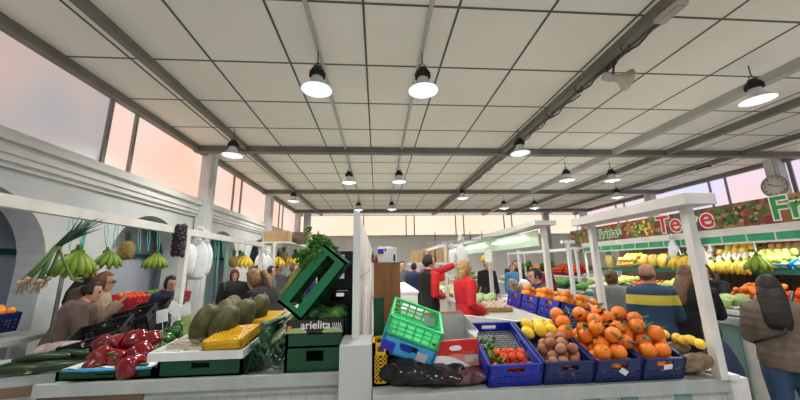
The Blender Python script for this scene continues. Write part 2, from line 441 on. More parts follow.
lamps = [(-.78, 3.72, 'left of the two bright pendant lamps nearest the camera, glass shade glowing'), (.61, 3.68, 'right of the two bright pendant lamps nearest the camera, glass shade glowing'),
 (5.5, 3.72, 'large black topped pendant lamp high at the right, above the fruit sign'),
 (-2.95, 6.25, 'pendant lamp with black top hanging under the beam by the left windows, the nearer one'), (-2.95, 10.95, 'pendant lamp by the left windows, the farther one, small'),
 (3.0, 5.98, 'pendant lamp under the middle ceiling beam beyond the horn loudspeaker'), (3.0, 10.5, 'small far pendant lamp under the middle ceiling beam close to the far windows'),
 (-.78, 8.4, 'left small pendant lamp of the second pair down the hall centre'), (.61, 8.3, 'right small pendant lamp of the second pair down the hall centre'),
 (5.35, 8.1, 'left of the two pendant lamps side by side right of centre over the aisle'), (6.7, 8.1, 'right of the two pendant lamps side by side right of centre over the aisle'),
 (8.7, 10.4, 'small pendant lamp close to the right hand windows above the white frame'),
 (-.78, 12.8, 'left of the two tiny pendant lamps farthest down the hall centre'), (.61, 12.7, 'right of the two tiny pendant lamps farthest down the hall centre'),
 (5.35, 12.55, 'left of the two tiny far pendant lamps right of centre'), (6.7, 12.55, 'right of the two tiny far pendant lamps right of centre')]
def lamp_light(x, y, p):
    l = bpy.data.lights.new('lamp_glow', 'AREA'); l.shape = 'DISK'; l.size = .34; l.energy = p; l.color = (1, .96, .90); l.spread = R(165)
    o = link('lamp_glow', l, None, (x, y, ZC-.66)); return o
for x, y, lb in lamps:
    z = ZC-.05
    LP.put((x, y, z), label=lb, group='pendant lamps under the ceiling'); lamp_light(x, y, 40)
for x, y in ((-.78, -.9), (.61, -.9), (5.5, -.9), (-2.95, 1.6), (3.0, 1.5)):  # unseen lamps added out of view to brighten the stalls
    lamp_light(x, y, 30)
    LP.put((x, y, ZC-.05), label='unseen pendant lamp added for extra light, behind or beside the camera', group='pendant lamps under the ceiling')

# horn loudspeaker under the beam
t = thing('horn_loudspeaker', 'cream horn loudspeaker fixed under the long ceiling beam right of centre', 'loudspeaker', (3.36, 3.74, 4.20), (0, R(12), R(-4)))
MB().tube([(-.02, 0, 0), (.07, 0, 0), (.13, 0, 0), (.18, 0, 0), (.20, 0, 0)], [.05, .055, .085, .135, .15], 20, cap=False).build('horn', M['cream_plastic'], t)
MB().tube([(-.14, 0, 0), (-.13, 0, 0), (-.03, 0, 0), (-.01, 0, 0)], [.04, .06, .065, .05], 16).build('driver_unit', M['cream_plastic'], t)
MB().tube([(.02, 0, 0), (.10, 0, 0), (.15, 0, 0)], [.03, .045, .02], 14).build('inner_cone', M['conduit'], t)
MB().bar((-.05, .07, 0), (-.05, .07, .2), .012, .03).bar((-.05, -.07, 0), (-.05, -.07, .2), .012, .03).bar((-.05, -.09, .2), (-.05, .09, .2), .03, .012).build('bracket', M['dark_metal'], t)
t = thing('emergency_light', 'cream emergency light box on the ceiling beam at the top edge of the photo', 'light fitting', (3.27, 2.74, 4.33))
MB().box((-.07, -.15, 0), (.07, .15, .05)).build('housing', M['cream_plastic'], t, bevel=.008)
MB().box((-.05, -.13, -.02), (.05, .13, .002)).build('diffuser', M['card_grey'], t, bevel=.006)
MB().box((-.03, -.05, .05), (.03, .05, .06)).build('bracket', M['dark_metal'], t)
t = thing('emergency_light', 'small dark light box on the second beam toward the right windows', 'light fitting', (9.9, 8.35, 4.34))
MB().box((-.07, -.18, 0), (.07, .18, .04)).build('housing', M['dark_metal'], t, bevel=.006)
MB().box((-.05, -.15, -.02), (.05, .15, .002)).build('diffuser', M['lamp_shade'], t, bevel=.005)
# cables and brackets strung along the middle beam
for k, (y0, y1, z) in enumerate(((2.6, 4.4, 4.36), (4.4, 6.6, 4.34), (6.6, 10.4, 4.35))):
    pts = [(3.30+.03*math.sin(i*1.7+k), y0+(y1-y0)*i/14, z-.03*abs(math.sin(i*.9+k))) for i in range(15)]
    single('cable', MB().tube(pts, .012, 6), M['dark_metal'], ['dark cable sagging along the middle beam by the horn loudspeaker', 'dark cable along the middle beam just beyond the horn loudspeaker', 'dark cable along the far end of the middle beam'][k], 'cable', 'cables along the middle beam')
for k, y in enumerate((3.3, 4.25, 5.1)):
    b = MB(); b.tube([(3.2+.07*math.cos(a*.5), y, 4.33+.06*math.sin(a*.5)) for a in range(13)], .008, 6)
    single('cable_hook', b, M['dark_metal'], ['dark cable ring on the middle beam nearest the camera', 'dark cable ring on the middle beam left of the horn loudspeaker', 'dark cable ring on the middle beam, farthest of three'][k], 'hook', 'cable rings on the middle beam')
# clock on its column
t = thing('wall_clock', 'round cream wall clock on the white column by the right windows', 'clock', (11.4, 7.84, 3.66), (0, R(-90), 0))
MB().lathe([(.001, -.02), (.30, -.02), (.315, 0), (.315, .04), (.285, .05), (.28, .03), (.001, .03)], 36).build('clock_case', M['brass'], t)
MB().lathe([(.001, .03), (.28, .03), (.28, .035), (.001, .036)], 36).build('clock_face', M['clock_face'], t)
for k in range(12):
    a = k*math.pi/6; MB().bar((math.cos(a)*.21, math.sin(a)*.21, .037), (math.cos(a)*.26, math.sin(a)*.26, .037), .02, .006).build('hour_mark', M['black'], t)

MB().bar((0, 0, .042), (.10, .12, .042), .018, .006).build('hour_hand', M['black'], t)
MB().bar((0, 0, .045), (-.05, -.22, .045), .014, .006).build('minute_hand', M['black'], t)
# ================================================================ crates and produce
def crate_mesh(name, w, d, h, m, ncol=8, handle=True, rim=.018, t=.010, solid=False, rows=4, slot=False):
    b = MB(); b.box((-w/2, 0, 0), (w/2, d, .012))
    def wall(p, q, nx):
        L = (V(q)-V(p)).length; u = (V(q)-V(p)).normalized()
        up = V((0, 0, 1)); nrm = u.cross(up)
        def bx(a, c, z0, z1, th=t):
            vs = []
            for (s_, z) in ((a, z0), (c, z0), (c, z1), (a, z1)):
                for k in (0, -th): vs.append(V(p)+u*s_+up*z+nrm*k)
            b.add(vs, [(0,2,4,6),(1,7,5,3),(0,1,3,2),(2,3,5,4),(4,5,7,6),(6,7,1,0)])
        bx(0, L, h-rim, h, t*1.6); bx(0, L, 0, .02)
        if slot:
            bx(0, L, .02, h*.36); bx(0, .05, h*.36, h*.70); bx(L-.05, L, h*.36, h*.70); bx(0, L, h*.70, h-rim); return
        if solid:
            bx(0, L, .02, h*.5); hw = .06
            bx(0, L/2-hw, h*.5, h-rim); bx(L/2+hw, L, h*.5, h-rim); return
        if handle:
            hw = min(.055, L*.2); hz = h-rim-.035
            bx(0, L/2-hw, hz, h-rim); bx(L/2+hw, L, hz, h-rim); bx(0, L, hz-.02, hz)
            top = hz-.02
        else: top = h-rim
        for k in range(nx+1):
            s0 = (L-.012)*k/nx; bx(s0, s0+.012, .02, top)
        for k in range(1, rows):
            z = .02+(top-.02)*k/rows; bx(0, L, z-.005, z+.005, t*.8)
    wall((-w/2, 0, 0), (w/2, 0, 0), ncol); wall((w/2, 0, 0), (w/2, d, 0), int(ncol*d/w))
    wall((w/2, d, 0), (-w/2, d, 0), ncol); wall((-w/2, d, 0), (-w/2, 0, 0), int(ncol*d/w))
    for x in (-w/2, w/2-.02):
        for y in (0, d-.02): b.box((x, y, 0), (x+.02, y+.02, h))
    return b.mesh(name, m)

def crate(label, loc, rot, size, m, group=None, tagpaper=None, name='produce_crate', **kw):
    w, d, h = size; root = thing(name, label, 'crate', loc, rot, group)
    link('crate_body', crate_mesh('crate_body', w, d, h, m, **kw), root)
    if tagpaper:
        for (x, z, a) in tagpaper:
            k = MB().box((-.028, -.003, -.017), (.028, 0, .017)).build('paper_tag', M['paper'], root, (x, -.001, z), (0, R(a), 0)); 
    bpy.context.view_layer.update()
    return root
def mx(o): return Matrix.Translation(o.location) @ o.rotation_euler.to_matrix().to_4x4()

PR = {}
def fruit(key, build, child=None):
    """(mesh, part meshes)"""
    PR[key] = (build, child)
def bm_ball(name, r, m, sx=1, sy=1, sz=1, n=14, k=9, dent=0):
    b = MB(); prof = []
    for i in range(k+1):
        a = math.pi*i/k; z = -math.cos(a)*sz*r; rr = max(1e-5, math.sin(a)*r)
        if dent: z *= 1-dent*math.exp(-(rr/r)**2*9)
        prof.append((rr, z))
    b.lathe(prof, n, (0, 0, 0), sx, sy); return b.mesh(name, M[m])
def stem_mesh(r, leaf=False):
    b = MB().tube([(0, 0, r*.93), (0, 0, r*1.06)], [r*.14, r*.1], 6)
    if leaf: b.add([(0, 0, r), (r*.5, -r*.35, r*1.12), (r*1.3, 0, r*.9), (r*.5, r*.35, r*1.12), (r*.5, 0, r*1.02)], [(0,1,4), (1,2,4), (2,3,4), (3,0,4)])
    return b.mesh('stem', M['stem'] if not leaf else M['dark_leaf'])
FM = {
 'orange': (bm_ball('orange', .050, 'orange', n=18, k=11), stem_mesh(.050)), 'leafy_orange': (bm_ball('orange_leafy', .050, 'orange', n=18, k=11, sz=.93), stem_mesh(.050, True)),
 'mandarin': (bm_ball('mandarin', .036, 'orange_light', sz=.85), None), 'tomato': (bm_ball('tomato', .026, 'tomato', sz=.9, dent=.2), stem_mesh(.025)),
 'lemon': (bm_ball('lemon', .036, 'lemon', sz=1.25), None), 'potato': (bm_ball('potato', .033, 'potato', sx=1.15, sz=.95), None),
 'apple': (bm_ball('apple', .042, 'apple_red', dent=.3, n=10, k=7), None), 'green_apple': (bm_ball('green_apple', .042, 'apple_green', dent=.3, n=10, k=7), None),
 'pear': (bm_ball('pear', .04, 'pear', sz=1.35, n=10, k=7), None), 'mango': (bm_ball('mango', .05, 'mango', sx=1.2, n=10, k=7), None), 'small_orange': (bm_ball('small_orange', .042, 'orange_light', n=10, k=7), None),
 'garlic': (bm_ball('garlic', .035, 'garlic', sz=.9, n=9, k=6), None), 'onion': (bm_ball('onion', .045, 'onion', sz=.9, n=10, k=7), None), 'aubergine': (bm_ball('aubergine', .045, 'purple', sx=1.9, n=10, k=7), None),
 'lettuce': (None, None), 'carrot': (bm_ball('carrot', .03, 'carrot', sx=2.4, n=8, k=6), None), 'red_apple': (bm_ball('red_apple', .04, 'tomato', dent=.3, n=10, k=7), None),
 'avocado': (bm_ball('avocado', .04, 'cucumber', sx=1.4, n=10, k=7), None), 'yellow_pepper': (bm_ball('yellow_pepper', .05, 'lemon', sx=1.15, sz=1.1, dent=.3, n=12, k=8), None),
 'courgette': (bm_ball('courgette', .026, 'cucumber', sx=3.2, n=8, k=6), None), 'beetroot': (bm_ball('beetroot', .045, 'purple', n=10, k=7), None), 'turnip': (bm_ball('turnip', .04, 'leek_white', n=10, k=7), None)}
# leafy heads: crumpled shells
def leafy_mesh(name, r, m, seed, n=16, k=10, amp=.28):
    g = random.Random(seed); b = MB(); ph = [g.uniform(0, 6) for _ in range(6)]; vs = []
    for i in range(k+1):
        a = math.pi*i/k
        for j in range(n):
            t = 2*math.pi*j/n; q = 1+amp*math.sin(5*t+ph[0]+3*a)*math.sin(a)+.14*math.sin(9*t+ph[1]-5*a)*math.sin(a)
            rr = max(1e-5, math.sin(a)*r*q); vs.append((rr*math.cos(t), rr*math.sin(t), -math.cos(a)*r*.8))
    b.smooth = True; b.add(vs, [(i*n+j, i*n+(j+1) % n, (i+1)*n+(j+1) % n, (i+1)*n+j) for i in range(k) for j in range(n)])
    return b.mesh(name, M[m])
FM['lettuce'] = (leafy_mesh('lettuce', .085, 'light_leaf', 1), None); FM['cabbage'] = (leafy_mesh('cabbage', .085, 'cabbage', 2, amp=.1), None); FM['greens'] = (leafy_mesh('greens', .08, 'leaf', 3), None)
FM['dark_greens'] = (leafy_mesh('dark_greens', .07, 'dark_leaf', 4), None)
BASE = {'leafy_orange': 'orange', 'small_orange': 'orange', 'red_apple': 'apple', 'yellow_pepper': 'pepper', 'dark_greens': 'greens'}
def put_fruit(kind, P, rot, label, group, scale=1):
    me, st = FM[kind]; nm = BASE.get(kind, kind)
    o = link(nm, me, None, P, rot); o.scale = (scale,)*3; tag(o, label, BASE.get(kind, kind).replace('_', ' '), group)
    if st: link('leaf' if kind == 'leafy_orange' else 'stem', st, o)
    return o
def fill(cr, kinds, w, d, r, layers, z0, label, group, seed, scale=1, lay=0, skip=None, stretch=1, tumble=True, ox=0, oy=0):
    g = random.Random(seed); m = mx(cr); n = 0
    for p in hexpack(w/stretch, d, r, layers, g):
        q = V((p.x*stretch-w/2+ox, p.y+oy, p.z+z0))
        if skip and skip(q): continue
        k = kinds if isinstance(kinds, str) else g.choice(kinds)
        rot = (g.uniform(-.9, .9), g.uniform(-.9, .9), g.uniform(0, 6)) if tumble else (g.uniform(-.15, .15), g.uniform(-.15, .15), g.uniform(-.3, .3)+cr.rotation_euler.z)
        put_fruit(k, m @ q, rot, label, group, scale); n += 1
    return n

def banana_bunch(label, loc, rot, m, n=8, hang=True, size=1, cat='bananas', group=None, tip=True, fan=2.6):
    root = thing('banana_bunch', label, cat, loc, rot, group)
    MB().ball((0, 0, 0), .022*size, 8, 6, sx=1.6).tube([(0, 0, 0), (0, 0, .05*size)], [.018*size, .012*size], 7).build('bunch_crown', M['stem'], root)
    for k in range(n):
        row = k % 2; u = (k+.5)/n; a = (u-.5)*fan
        L = .19*size*(1-.12*row); pts = []
        for i in range(7):
            s_ = i/6; out = L*(.95*s_-.15*s_*s_); dn = L*(.25*s_+.62*s_*s_)
            pts.append((math.sin(a)*out*.80, (-.03-.035*row)*size-out*.42*math.cos(a)*(1+row*.4), (-dn*(.75+.25*math.cos(a))-.03*size*math.sin(3.1*s_) if hang else -dn*.25)))
        rr = [.010, .022, .028, .030, .027, .019, .008]
        MB().tube(pts, [q*size for q in rr], 7).build('banana', m, root)
    return root

def pineapple(label, loc, s=1, rot=(0, 0, 0), group=None):
    root = thing('pineapple', label, 'pineapple', loc, rot, group); b = MB()
    prof = [(.001, 0), (.03, .004), (.052, .03), (.060, .07), (.058, .11), (.045, .15), (.025, .168), (.001, .17)]
    n = 20; b.lathe([(r_*s, z*s) for r_, z in prof], n, wob=lambda t: 1+.05*math.cos(10*t)); b.build('fruit_body', M['pine'], root)
    b = MB()
    for k in range(16):
        a = k*2.4; ln = (.10-.002*k)*s; o = .5-.025*k; w = .012*s; c, q = math.cos(a), math.sin(a)
        z0 = .16*s+k*.002*s
        p = [V((c*.012*s-q*w, q*.012*s+c*w, z0)), V((c*.012*s+q*w, q*.012*s-c*w, z0)), V((c*ln*o*.6, q*ln*o*.6, z0+ln*.6)), V((c*ln*o*1.3, q*ln*o*1.3, z0+ln))]
        b.add([p[0], p[1], p[2]+V((q*w*.5, -c*w*.5, 0)), p[3], p[2]+V((-q*w*.5, c*w*.5, 0)), p[2]+V((c, q, 0))*.004*s], [(0,1,2,5), (2,3,5), (3,4,5), (0,5,4)])
    b.build('leaf_crown', M['dark_leaf'], root); return root

def cord(label, p, q, group='hanging teal cords', loop=False, r=.003):
    p, q = V(p), V(q); b = MB()
    if loop:
        m = (p+q)/2
        b.tube([p+V((0, -.012, 0)), m+V((0, -.02, 0)), q, m+V((0, .02, 0)), p+V((0, .012, 0))], r, 5)
    else: b.tube([p, q], r, 5)
    return single('string', b, M['teal'], label, 'cord', group)

def leaf_blades(b, c, n, L, w, g, spread=1, up=.6):
    for k in range(n):
        a = g.uniform(0, 6.28); o = V((math.cos(a)*spread*g.uniform(.2, 1), math.sin(a)*spread*g.uniform(.2, 1), up*g.uniform(.6, 1.3))).normalized()*L*g.uniform(.7, 1.1)
        s_ = o.cross(V((0, 0, 1))).normalized()*w; c = V(c)
        b.add([c, c+o*.5+s_, c+o, c+o*.5-s_, c+o*.5+V((0, 0, w*.4))], [(0,1,4), (1,2,4), (2,3,4), (3,0,4)])
def bag_mesh(name, w, d, h, m, seed, n=22, k=12, amp=.12, handles=False):
    g = random.Random(seed); ph = [g.uniform(0, 6) for _ in range(8)]; b = MB(); b.smooth = True; vs = []
    for i in range(k+1):
        s_ = i/k; e = math.sin(math.pi*min(1, .12+s_*.88))**.5
        for j in range(n):
            t = 2*math.pi*j/n; q = 1+amp*(math.sin(3*t+ph[0]+4*s_)+.6*math.sin(7*t+ph[1]-6*s_)+.4*math.sin(11*t+ph[2]))*(.4+s_)
            vs.append((w/2*e*q*math.cos(t), d/2*e*q*math.sin(t), h*s_))
    b.add(vs, [(i*n+j, i*n+(j+1) % n, (i+1)*n+(j+1) % n, (i+1)*n+j) for i in range(k) for j in range(n)]+[list(range(n))[::-1], list(range(k*n, k*n+n))])
    if handles:
        for x in (-w*.25, w*.25): b.tube([(x, 0, h*.95), (x*.8, 0, h*1.2), (0, 0, h*1.28)], .012, 6)
    return b.mesh(name, m)
# ================================================================ people
def remesh(mb, name, mats, vox, smooth=2, extra=None):
    me = mb.mesh(name, mats); o = bpy.data.objects.new(name, me); COL.objects.link(o)
    md = o.modifiers.new('r', 'REMESH'); md.mode = 'VOXEL'; md.voxel_size = vox; md.use_smooth_shade = True
    ms = o.modifiers.new('s', 'SMOOTH'); ms.factor = .5; ms.iterations = smooth
    dg = bpy.context.evaluated_depsgraph_get(); out = bpy.data.meshes.new_from_object(o.evaluated_get(dg))
    bpy.data.objects.remove(o); bpy.data.meshes.remove(me)
    out.name = name
    if extra is not None:
        vs = [v.co.copy() for v in out.vertices]; fs = [list(p.vertices) for p in out.polygons]; mi = [0]*len(fs); k = len(vs)
        vs += list(extra.v); fs += [[i+k for i in f_] for f_ in extra.f]; mi += extra.m
        m2 = bpy.data.meshes.new(name); m2.from_pydata([tuple(v) for v in vs], [], fs)
        for m in mats: m2.materials.append(m)
        m2.polygons.foreach_set('material_index', mi); m2.polygons.foreach_set('use_smooth', [True]*len(fs))
        out = m2
    else:
        out.materials.clear()
        for m in mats: out.materials.append(m)
        out.polygons.foreach_set('material_index', [0]*len(out.polygons))
    return out

def ik(a, t, l1, l2, hint):
    a, t = V(a), V(t); d = t-a; L = d.length
    if L > (l1+l2)*.995: t = a+d.normalized()*(l1+l2)*.995; d = t-a; L = d.length
    x = (l1*l1-l2*l2+L*L)/(2*L); h = math.sqrt(max(0, l1*l1-x*x)); u = d.normalized()
    n = V(hint)-u*V(hint).dot(u); n.normalize()
    return a+u*x+n*h, t

def person(label, x, y, heading, h=1.68, z0=0, top='grey', legs='jeans', hair='hair_dark', style='short', skin='skin', lean=0, turn=0, nod=0,
           lh=None, rh=None, wide=1, hdx=0, hem=.80, vox=.016, coat=0, sleeve=1, extra=None, group=None, sleeve_mat=None):
    """local frame: x to the person's right, y ahead, z up; heading in degrees clockwise from the hall's far direction"""
    s = h/1.7; root = thing('person', label, 'person', (x, y, z0), (0, 0, R(-heading)), group)
    hip = V((0, 0, .92*s)); near = vox < .012
    def ln(p, k=1.0):
        p = V(p); t = max(0, min(1, (p.z-hip.z)/(.22*s)))
        q = p-hip; q.rotate(Euler((-R(lean)*t, 0, 0))); return q+hip
    Mh = Matrix.Translation(ln((0, .015*s, 1.575*s)))@Euler((-R(lean)*.45-R(nod), 0, -R(turn)), 'XYZ').to_matrix().to_4x4()@Matrix.Scale(s, 4)
    def torso(b, f, zlo, zhi, extra_w=0):
        rg = [(.86, .155, .105, 0), (.93, .168, .118, 0), (1.0, .158, .108, 0), (1.08, .142, .098, .005), (1.18, .152, .105, .005), (1.28, .168, .112, 0), (1.36, .178, .10, -.005), (1.41, .155, .085, -.01), (1.445, .09, .065, -.005), (1.47, .062, .058, 0)]
        vs = []; n = 18; rr = [q for q in rg if zlo-1e-6 <= q[0] <= zhi+1e-6]
        for z, rx, ry, yo in rr:
            for j in range(n):
                t = 2*math.pi*j/n; vs.append(ln(((rx*wide*s+f)*math.cos(t), (ry*wide*s+f)*math.sin(t)+yo*s, z*s)))
        k = len(rr); b.add(vs, [(i*n+j, i*n+(j+1) % n, (i+1)*n+(j+1) % n, (i+1)*n+j) for i in range(k-1) for j in range(n)]+[list(range(n))[::-1], list(range((k-1)*n, k*n))])
    sh = {q: ln((q*.168*wide*s, -.005*s, 1.385*s)) for q in (-1, 1)}
    tg = {1: rh or (.25*wide*s, .06*s, .80*s), -1: lh or (-.25*wide*s, .06*s, .80*s)}
    arm = {}
    for q in (-1, 1):
        t = V(tg[q]); e, w_ = ik(sh[q], t, .29*s, .26*s, (q*.22, -.5, -.8)); arm[q] = (sh[q], e, w_)
    def arms(b, f, upto=1.0, rs=(.052, .047, .038, .034, .026)):
        for q in (-1, 1):
            a, e, w_ = arm[q]; w2 = e+(w_-e)*upto
            c = ln((q*.09*s, 0, 1.38*s))
            b.tube([c, a, a+(e-a)*.5, e, e+(w2-e)*.5, w2], [(rs[0]+.006)*s+f, rs[0]*s+f, rs[1]*s+f, rs[2]*s+f, rs[3]*s+f, rs[4]*s+f], 10)
    def legsf(b, f, zend=.07):
        for q in (-1, 1):
            pts = [(q*.085*s, 0, .93*s), (q*.092*s, 0, .80*s), (q*.095*s, .01, .48*s), (q*.098*s, -.012*s, .30*s), (q*.10*s, -.01*s, zend*s)]
            b.tube(pts, [(.088)*s+f, .083*s+f, .054*s+f, .052*s+f, .036*s+f], 12)
    b = MB(); torso(b, 0, 0, 2); arms(b, 0); legsf(b, 0)
    b.tube([ln((0, 0, 1.43*s)), Mh@V((0, -.01, -.06))], [.055*s, .052*s], 12)
    for q in (-1, 1): b.loft([((q*.10*s, .03*s, 0), .04*s, .10*s), ((q*.10*s, .03*s, .03*s), .042*s, .11*s), ((q*.10*s, .0, .09*s), .036*s, .05*s)])
    # head
    hb = MB(); hb.T = Mh
    hb.loft([((0, y_, z), rx, ry) for z, rx, ry, y_ in ((-.115, .026, .03, .045), (-.10, .045, .05, .035), (-.06, .060, .075, .015), (-.02, .070, .088, .004), (.03, .076, .096, -.004), (.07, .070, .088, -.008), (.10, .050, .062, -.01), (.118, .02, .025, -.012))], 18)
    hb.loft([((0, .098, -.045), .014, .018), ((0, .094, -.02), .010, .014), ((0, .088, .02), .006, .010)], 8)
    for q in (-1, 1): hb.ball((q*.077, -.005, -.005), .028, 8, 6, sx=.35, sy=.75)
    hb.T = None
    b.add(hb.v, hb.f)
    # hands
    for q in (-1, 1):
        a, e, w_ = arm[q]; d = (w_-e).normalized(); side = V((1, 0, 0)) if abs(d.x) < .8 else V((0, 1, 0)); nr = d.cross(side).normalized(); side = nr.cross(d).normalized()
        fr = .0085*s if near else .0115*s
        b.tube([w_-d*.01, w_+d*.04*s, w_+d*.085*s], [.024*s, .032*s, .030*s], 10, squash=.6)
        for k in range(4):
            o = w_+d*.078*s+side*((k-1.5)*.0175*s); L = (.066, .078, .072, .056)[k]*s
            b.tube([o, o+d*L*.45+nr*(-.006*s), o+d*L*.8-nr*.022*s, o+d*L*.95-nr*.04*s], [fr, fr, fr*.9, fr*.75], 6)
        o = w_+d*.025*s+side*(-q*.026*s)
        b.tube([o, o-side*q*.022*s+d*.02*s-nr*.012*s, o-side*q*.030*s+d*.05*s-nr*.022*s], [fr*1.2, fr*1.1, fr*.8], 6)
    ex = MB(); ex.T = Mh; ex.c = 1
    for q in (-1, 1): ex.ball((q*.030, .083, .006), .011, 8, 6); ex.bar((q*.018, .094, .030), (q*.046, .084, .028), .006)
    ex.c = 2; ex.ball((0, .083, -.070), .02, 10, 6, sy=.5, sz=.32)
    link('body', remesh(b, 'body', [M[skin], M['eye'], M['lip']], vox, 1, ex), root)
    # clothes
    v2 = max(vox, .011)
    c = MB(); torso(c, .020+coat, (.86 if coat < .012 else .86), 1.445); arms(c, .016+coat*.9, sleeve)
    if coat >= .012: c.loft([((0, 0, hem*s), .205*wide*s, .155*s), ((0, 0, .90*s), .20*wide*s, .15*s)], 18)
    c.tube([ln((0, -.01*s, 1.40*s)), ln((0, -.005, 1.475*s))], [.088*s, .07*s], 12)
    link('jacket' if coat else 'top', remesh(c, 'jacket', [M[top]], v2, 3), root)
    if sleeve_mat:
        c = MB(); arms(c, .020+coat, 1.0); link('sleeves', remesh(c, 'sleeves', [M[sleeve_mat]], v2, 2), root)
    c = MB(); legsf(c, .014, .06); c.loft([((0, 0, .86*s), .16*wide*s, .115*s), ((0, 0, .97*s), .165*wide*s, .118*s)], 16)
    link('trousers', remesh(c, 'trousers', [M[legs]], v2, 2), root)
    c = MB()
    for q in (-1, 1): c.loft([((q*.10*s, .03*s, 0), .05*s, .13*s), ((q*.10*s, .03*s, .035*s), .05*s, .13*s), ((q*.10*s, .0, .085*s), .046*s, .065*s)])
    c.build('shoes', M['black'], root)
    # hair
    b = MB(); b.T = Mh; b.smooth = True; n, k = 22, 16; vs = []; g = random.Random(len(label))
    for i in range(k+1):
        a = math.pi*i/k
        for j in range(n):
            t = 2*math.pi*j/n; d = V((math.sin(a)*math.cos(t), math.sin(a)*math.sin(t), -math.cos(a)))
            face = (d.y > .30 and d.z < .62) if style != 'bald' else (d.z > .15 or d.y > .0)
            low = d.z < (-.35 if style in ('short', 'bald', 'cap') else -.75)
            f_ = 1.10+.02*math.sin(9*t+5*a)+g.uniform(-.012, .012)
            if style == 'hijab': face = (d.y > .72 and -.75 < d.z < .5); f_ = 1.2; low = False
            if style in ('long', 'bun', 'pony', 'bob'): f_ += .05
            if face or low: f_ = .84
            if style == 'bald' and not (face or low): f_ = 1.035
            vs.append((d.x*.078*f_, d.y*.098*f_-.006, d.z*.118*f_+.004))
    b.add(vs, [(i*n+j, i*n+(j+1) % n, (i+1)*n+(j+1) % n, (i+1)*n+j) for i in range(k) for j in range(n)])
    if style == 'bob': b.loft([((0, -.06-coat, -.17), .07, .04), ((0, -.06, -.12), .088, .06), ((0, -.045, -.05), .088, .07), ((0, -.03, .05), .075, .07)], 16)
    if style == 'long': b.loft([((hdx, -.150-coat, -.36), .07, .02), ((hdx*.8, -.152-coat, -.30), .09, .032), ((hdx*.4, -.125-coat, -.18), .095, .045), ((0, -.07, -.06), .10, .07), ((0, -.03, .05), .075, .07)], 16)
    if style == 'pony': b.tube([(0, -.09, .03), (0, -.15, .02), (0, -.16, -.06), (0, -.15, -.16), (0, -.14, -.22)], [.03, .034, .034, .026, .01], 10)
    if style == 'bun': b.ball((0, -.11, .05), .042, 12, 8)
    if style == 'hijab': b.loft([((0, 0, -.26), .17, .12), ((0, -.01, -.19), .13, .10), ((0, -.01, -.12), .085, .08), ((0, -.02, -.04), .08, .085)], 18)
    b.build('headscarf' if style == 'hijab' else 'cap' if style == 'cap' else 'hair', M[hair], root)
    if extra: extra(root, Mh, s, ln)
    return root

dm('hair_dark', (.009, .006, .005), (.020, .012, .010), scale=30, rough=.6, bump=.6)
dm('hair_brown', (.10, .045, .02), (.16, .08, .035), scale=30, rough=.5, bump=1.0)
dm('hair_light_brown', (.22, .12, .05), (.15, .08, .035), scale=30, rough=.5, bump=1.0)
dm('hair_blond', (.42, .25, .10), (.30, .17, .07), scale=30, rough=.5, bump=1.0)
dm('hair_grey', (.22, .20, .18), (.32, .30, .28), scale=30, rough=.6, bump=1.0)
dm('white_cap', (.75, .75, .74), rough=.7)
dm('jeans', (.035, .075, .15), (.05, .10, .19), scale=12, rough=.85)
dm('dark_cloth', (.007, .007, .009), (.014, .014, .017), scale=12, rough=.85)
dm('navy_cloth', (.015, .022, .055), (.022, .032, .075), scale=12, rough=.8)
dm('blue_cloth', (.05, .18, .38), (.07, .22, .42), scale=12, rough=.8)
dm('grey_cloth', (.24, .25, .25), (.2, .21, .21), scale=12, rough=.85)
dm('darkgrey_cloth', (.10, .105, .105), (.14, .145, .14), scale=12, rough=.85)
dm('red_cloth', (.58, .012, .018), (.46, .008, .014), scale=9, rough=.7)
dm('maroon_cloth', (.17, .012, .03), (.12, .01, .02), scale=9, rough=.8)
dm('beige_cloth', (.42, .31, .23), (.34, .25, .18), scale=12, rough=.85)
dm('brown_cloth', (.085, .055, .045), (.12, .08, .06), scale=12, rough=.85)
dm('dusk_brown_cloth', (.17, .12, .10), (.13, .09, .075), scale=12, rough=.85)
dm('white_cloth', (.5, .5, .5), (.44, .44, .46), scale=12, rough=.8)
dm('green_cloth', (.04, .14, .10), rough=.8)
M['stripe_jacket'] = band_mat('stripe_jacket', (.022, .055, .105), [(1.18, 1.28, (.55, .44, .05))])
M['black_red_top'] = mat('black_top', (.006, .006, .007), (.010, .010, .011), 12, .8)
m_ = mat('quilted_coat', (.145, .108, .08), (.115, .086, .064), 14, .75); nt_ = m_.node_tree
tc_ = nt_.nodes['Texture Coordinate']; wv_ = nt_.nodes.new('ShaderNodeTexWave'); wv_.bands_direction = 'Z'; wv_.inputs['Scale'].default_value = 4.5; wv_.inputs['Distortion'].default_value = 2.2
bp_ = nt_.nodes.new('ShaderNodeBump'); bp_.inputs['Strength'].default_value = .22; bp_.inputs['Distance'].default_value = .012
nt_.links.new(tc_.outputs['Object'], wv_.inputs['Vector']); nt_.links.new(wv_.outputs['Fac'], bp_.inputs['Height']); nt_.links.new(bp_.outputs['Normal'], nt_.nodes['Principled BSDF'].inputs['Normal'])
M['quilted_coat'] = m_

def glasses(root, Mh):
    b = MB(); b.T = Mh
    for q in (-1, 1):
        b.tube([(q*.032+.024*math.cos(a*math.pi/6), .102, .004+.018*math.sin(a*math.pi/6)) for a in range(13)], .003, 5); b.bar((q*.056, .10, .008), (q*.078, .0, .008), .004)
    b.bar((-.01, .104, .008), (.01, .104, .008), .004); b.build('glasses', M['black'], root)
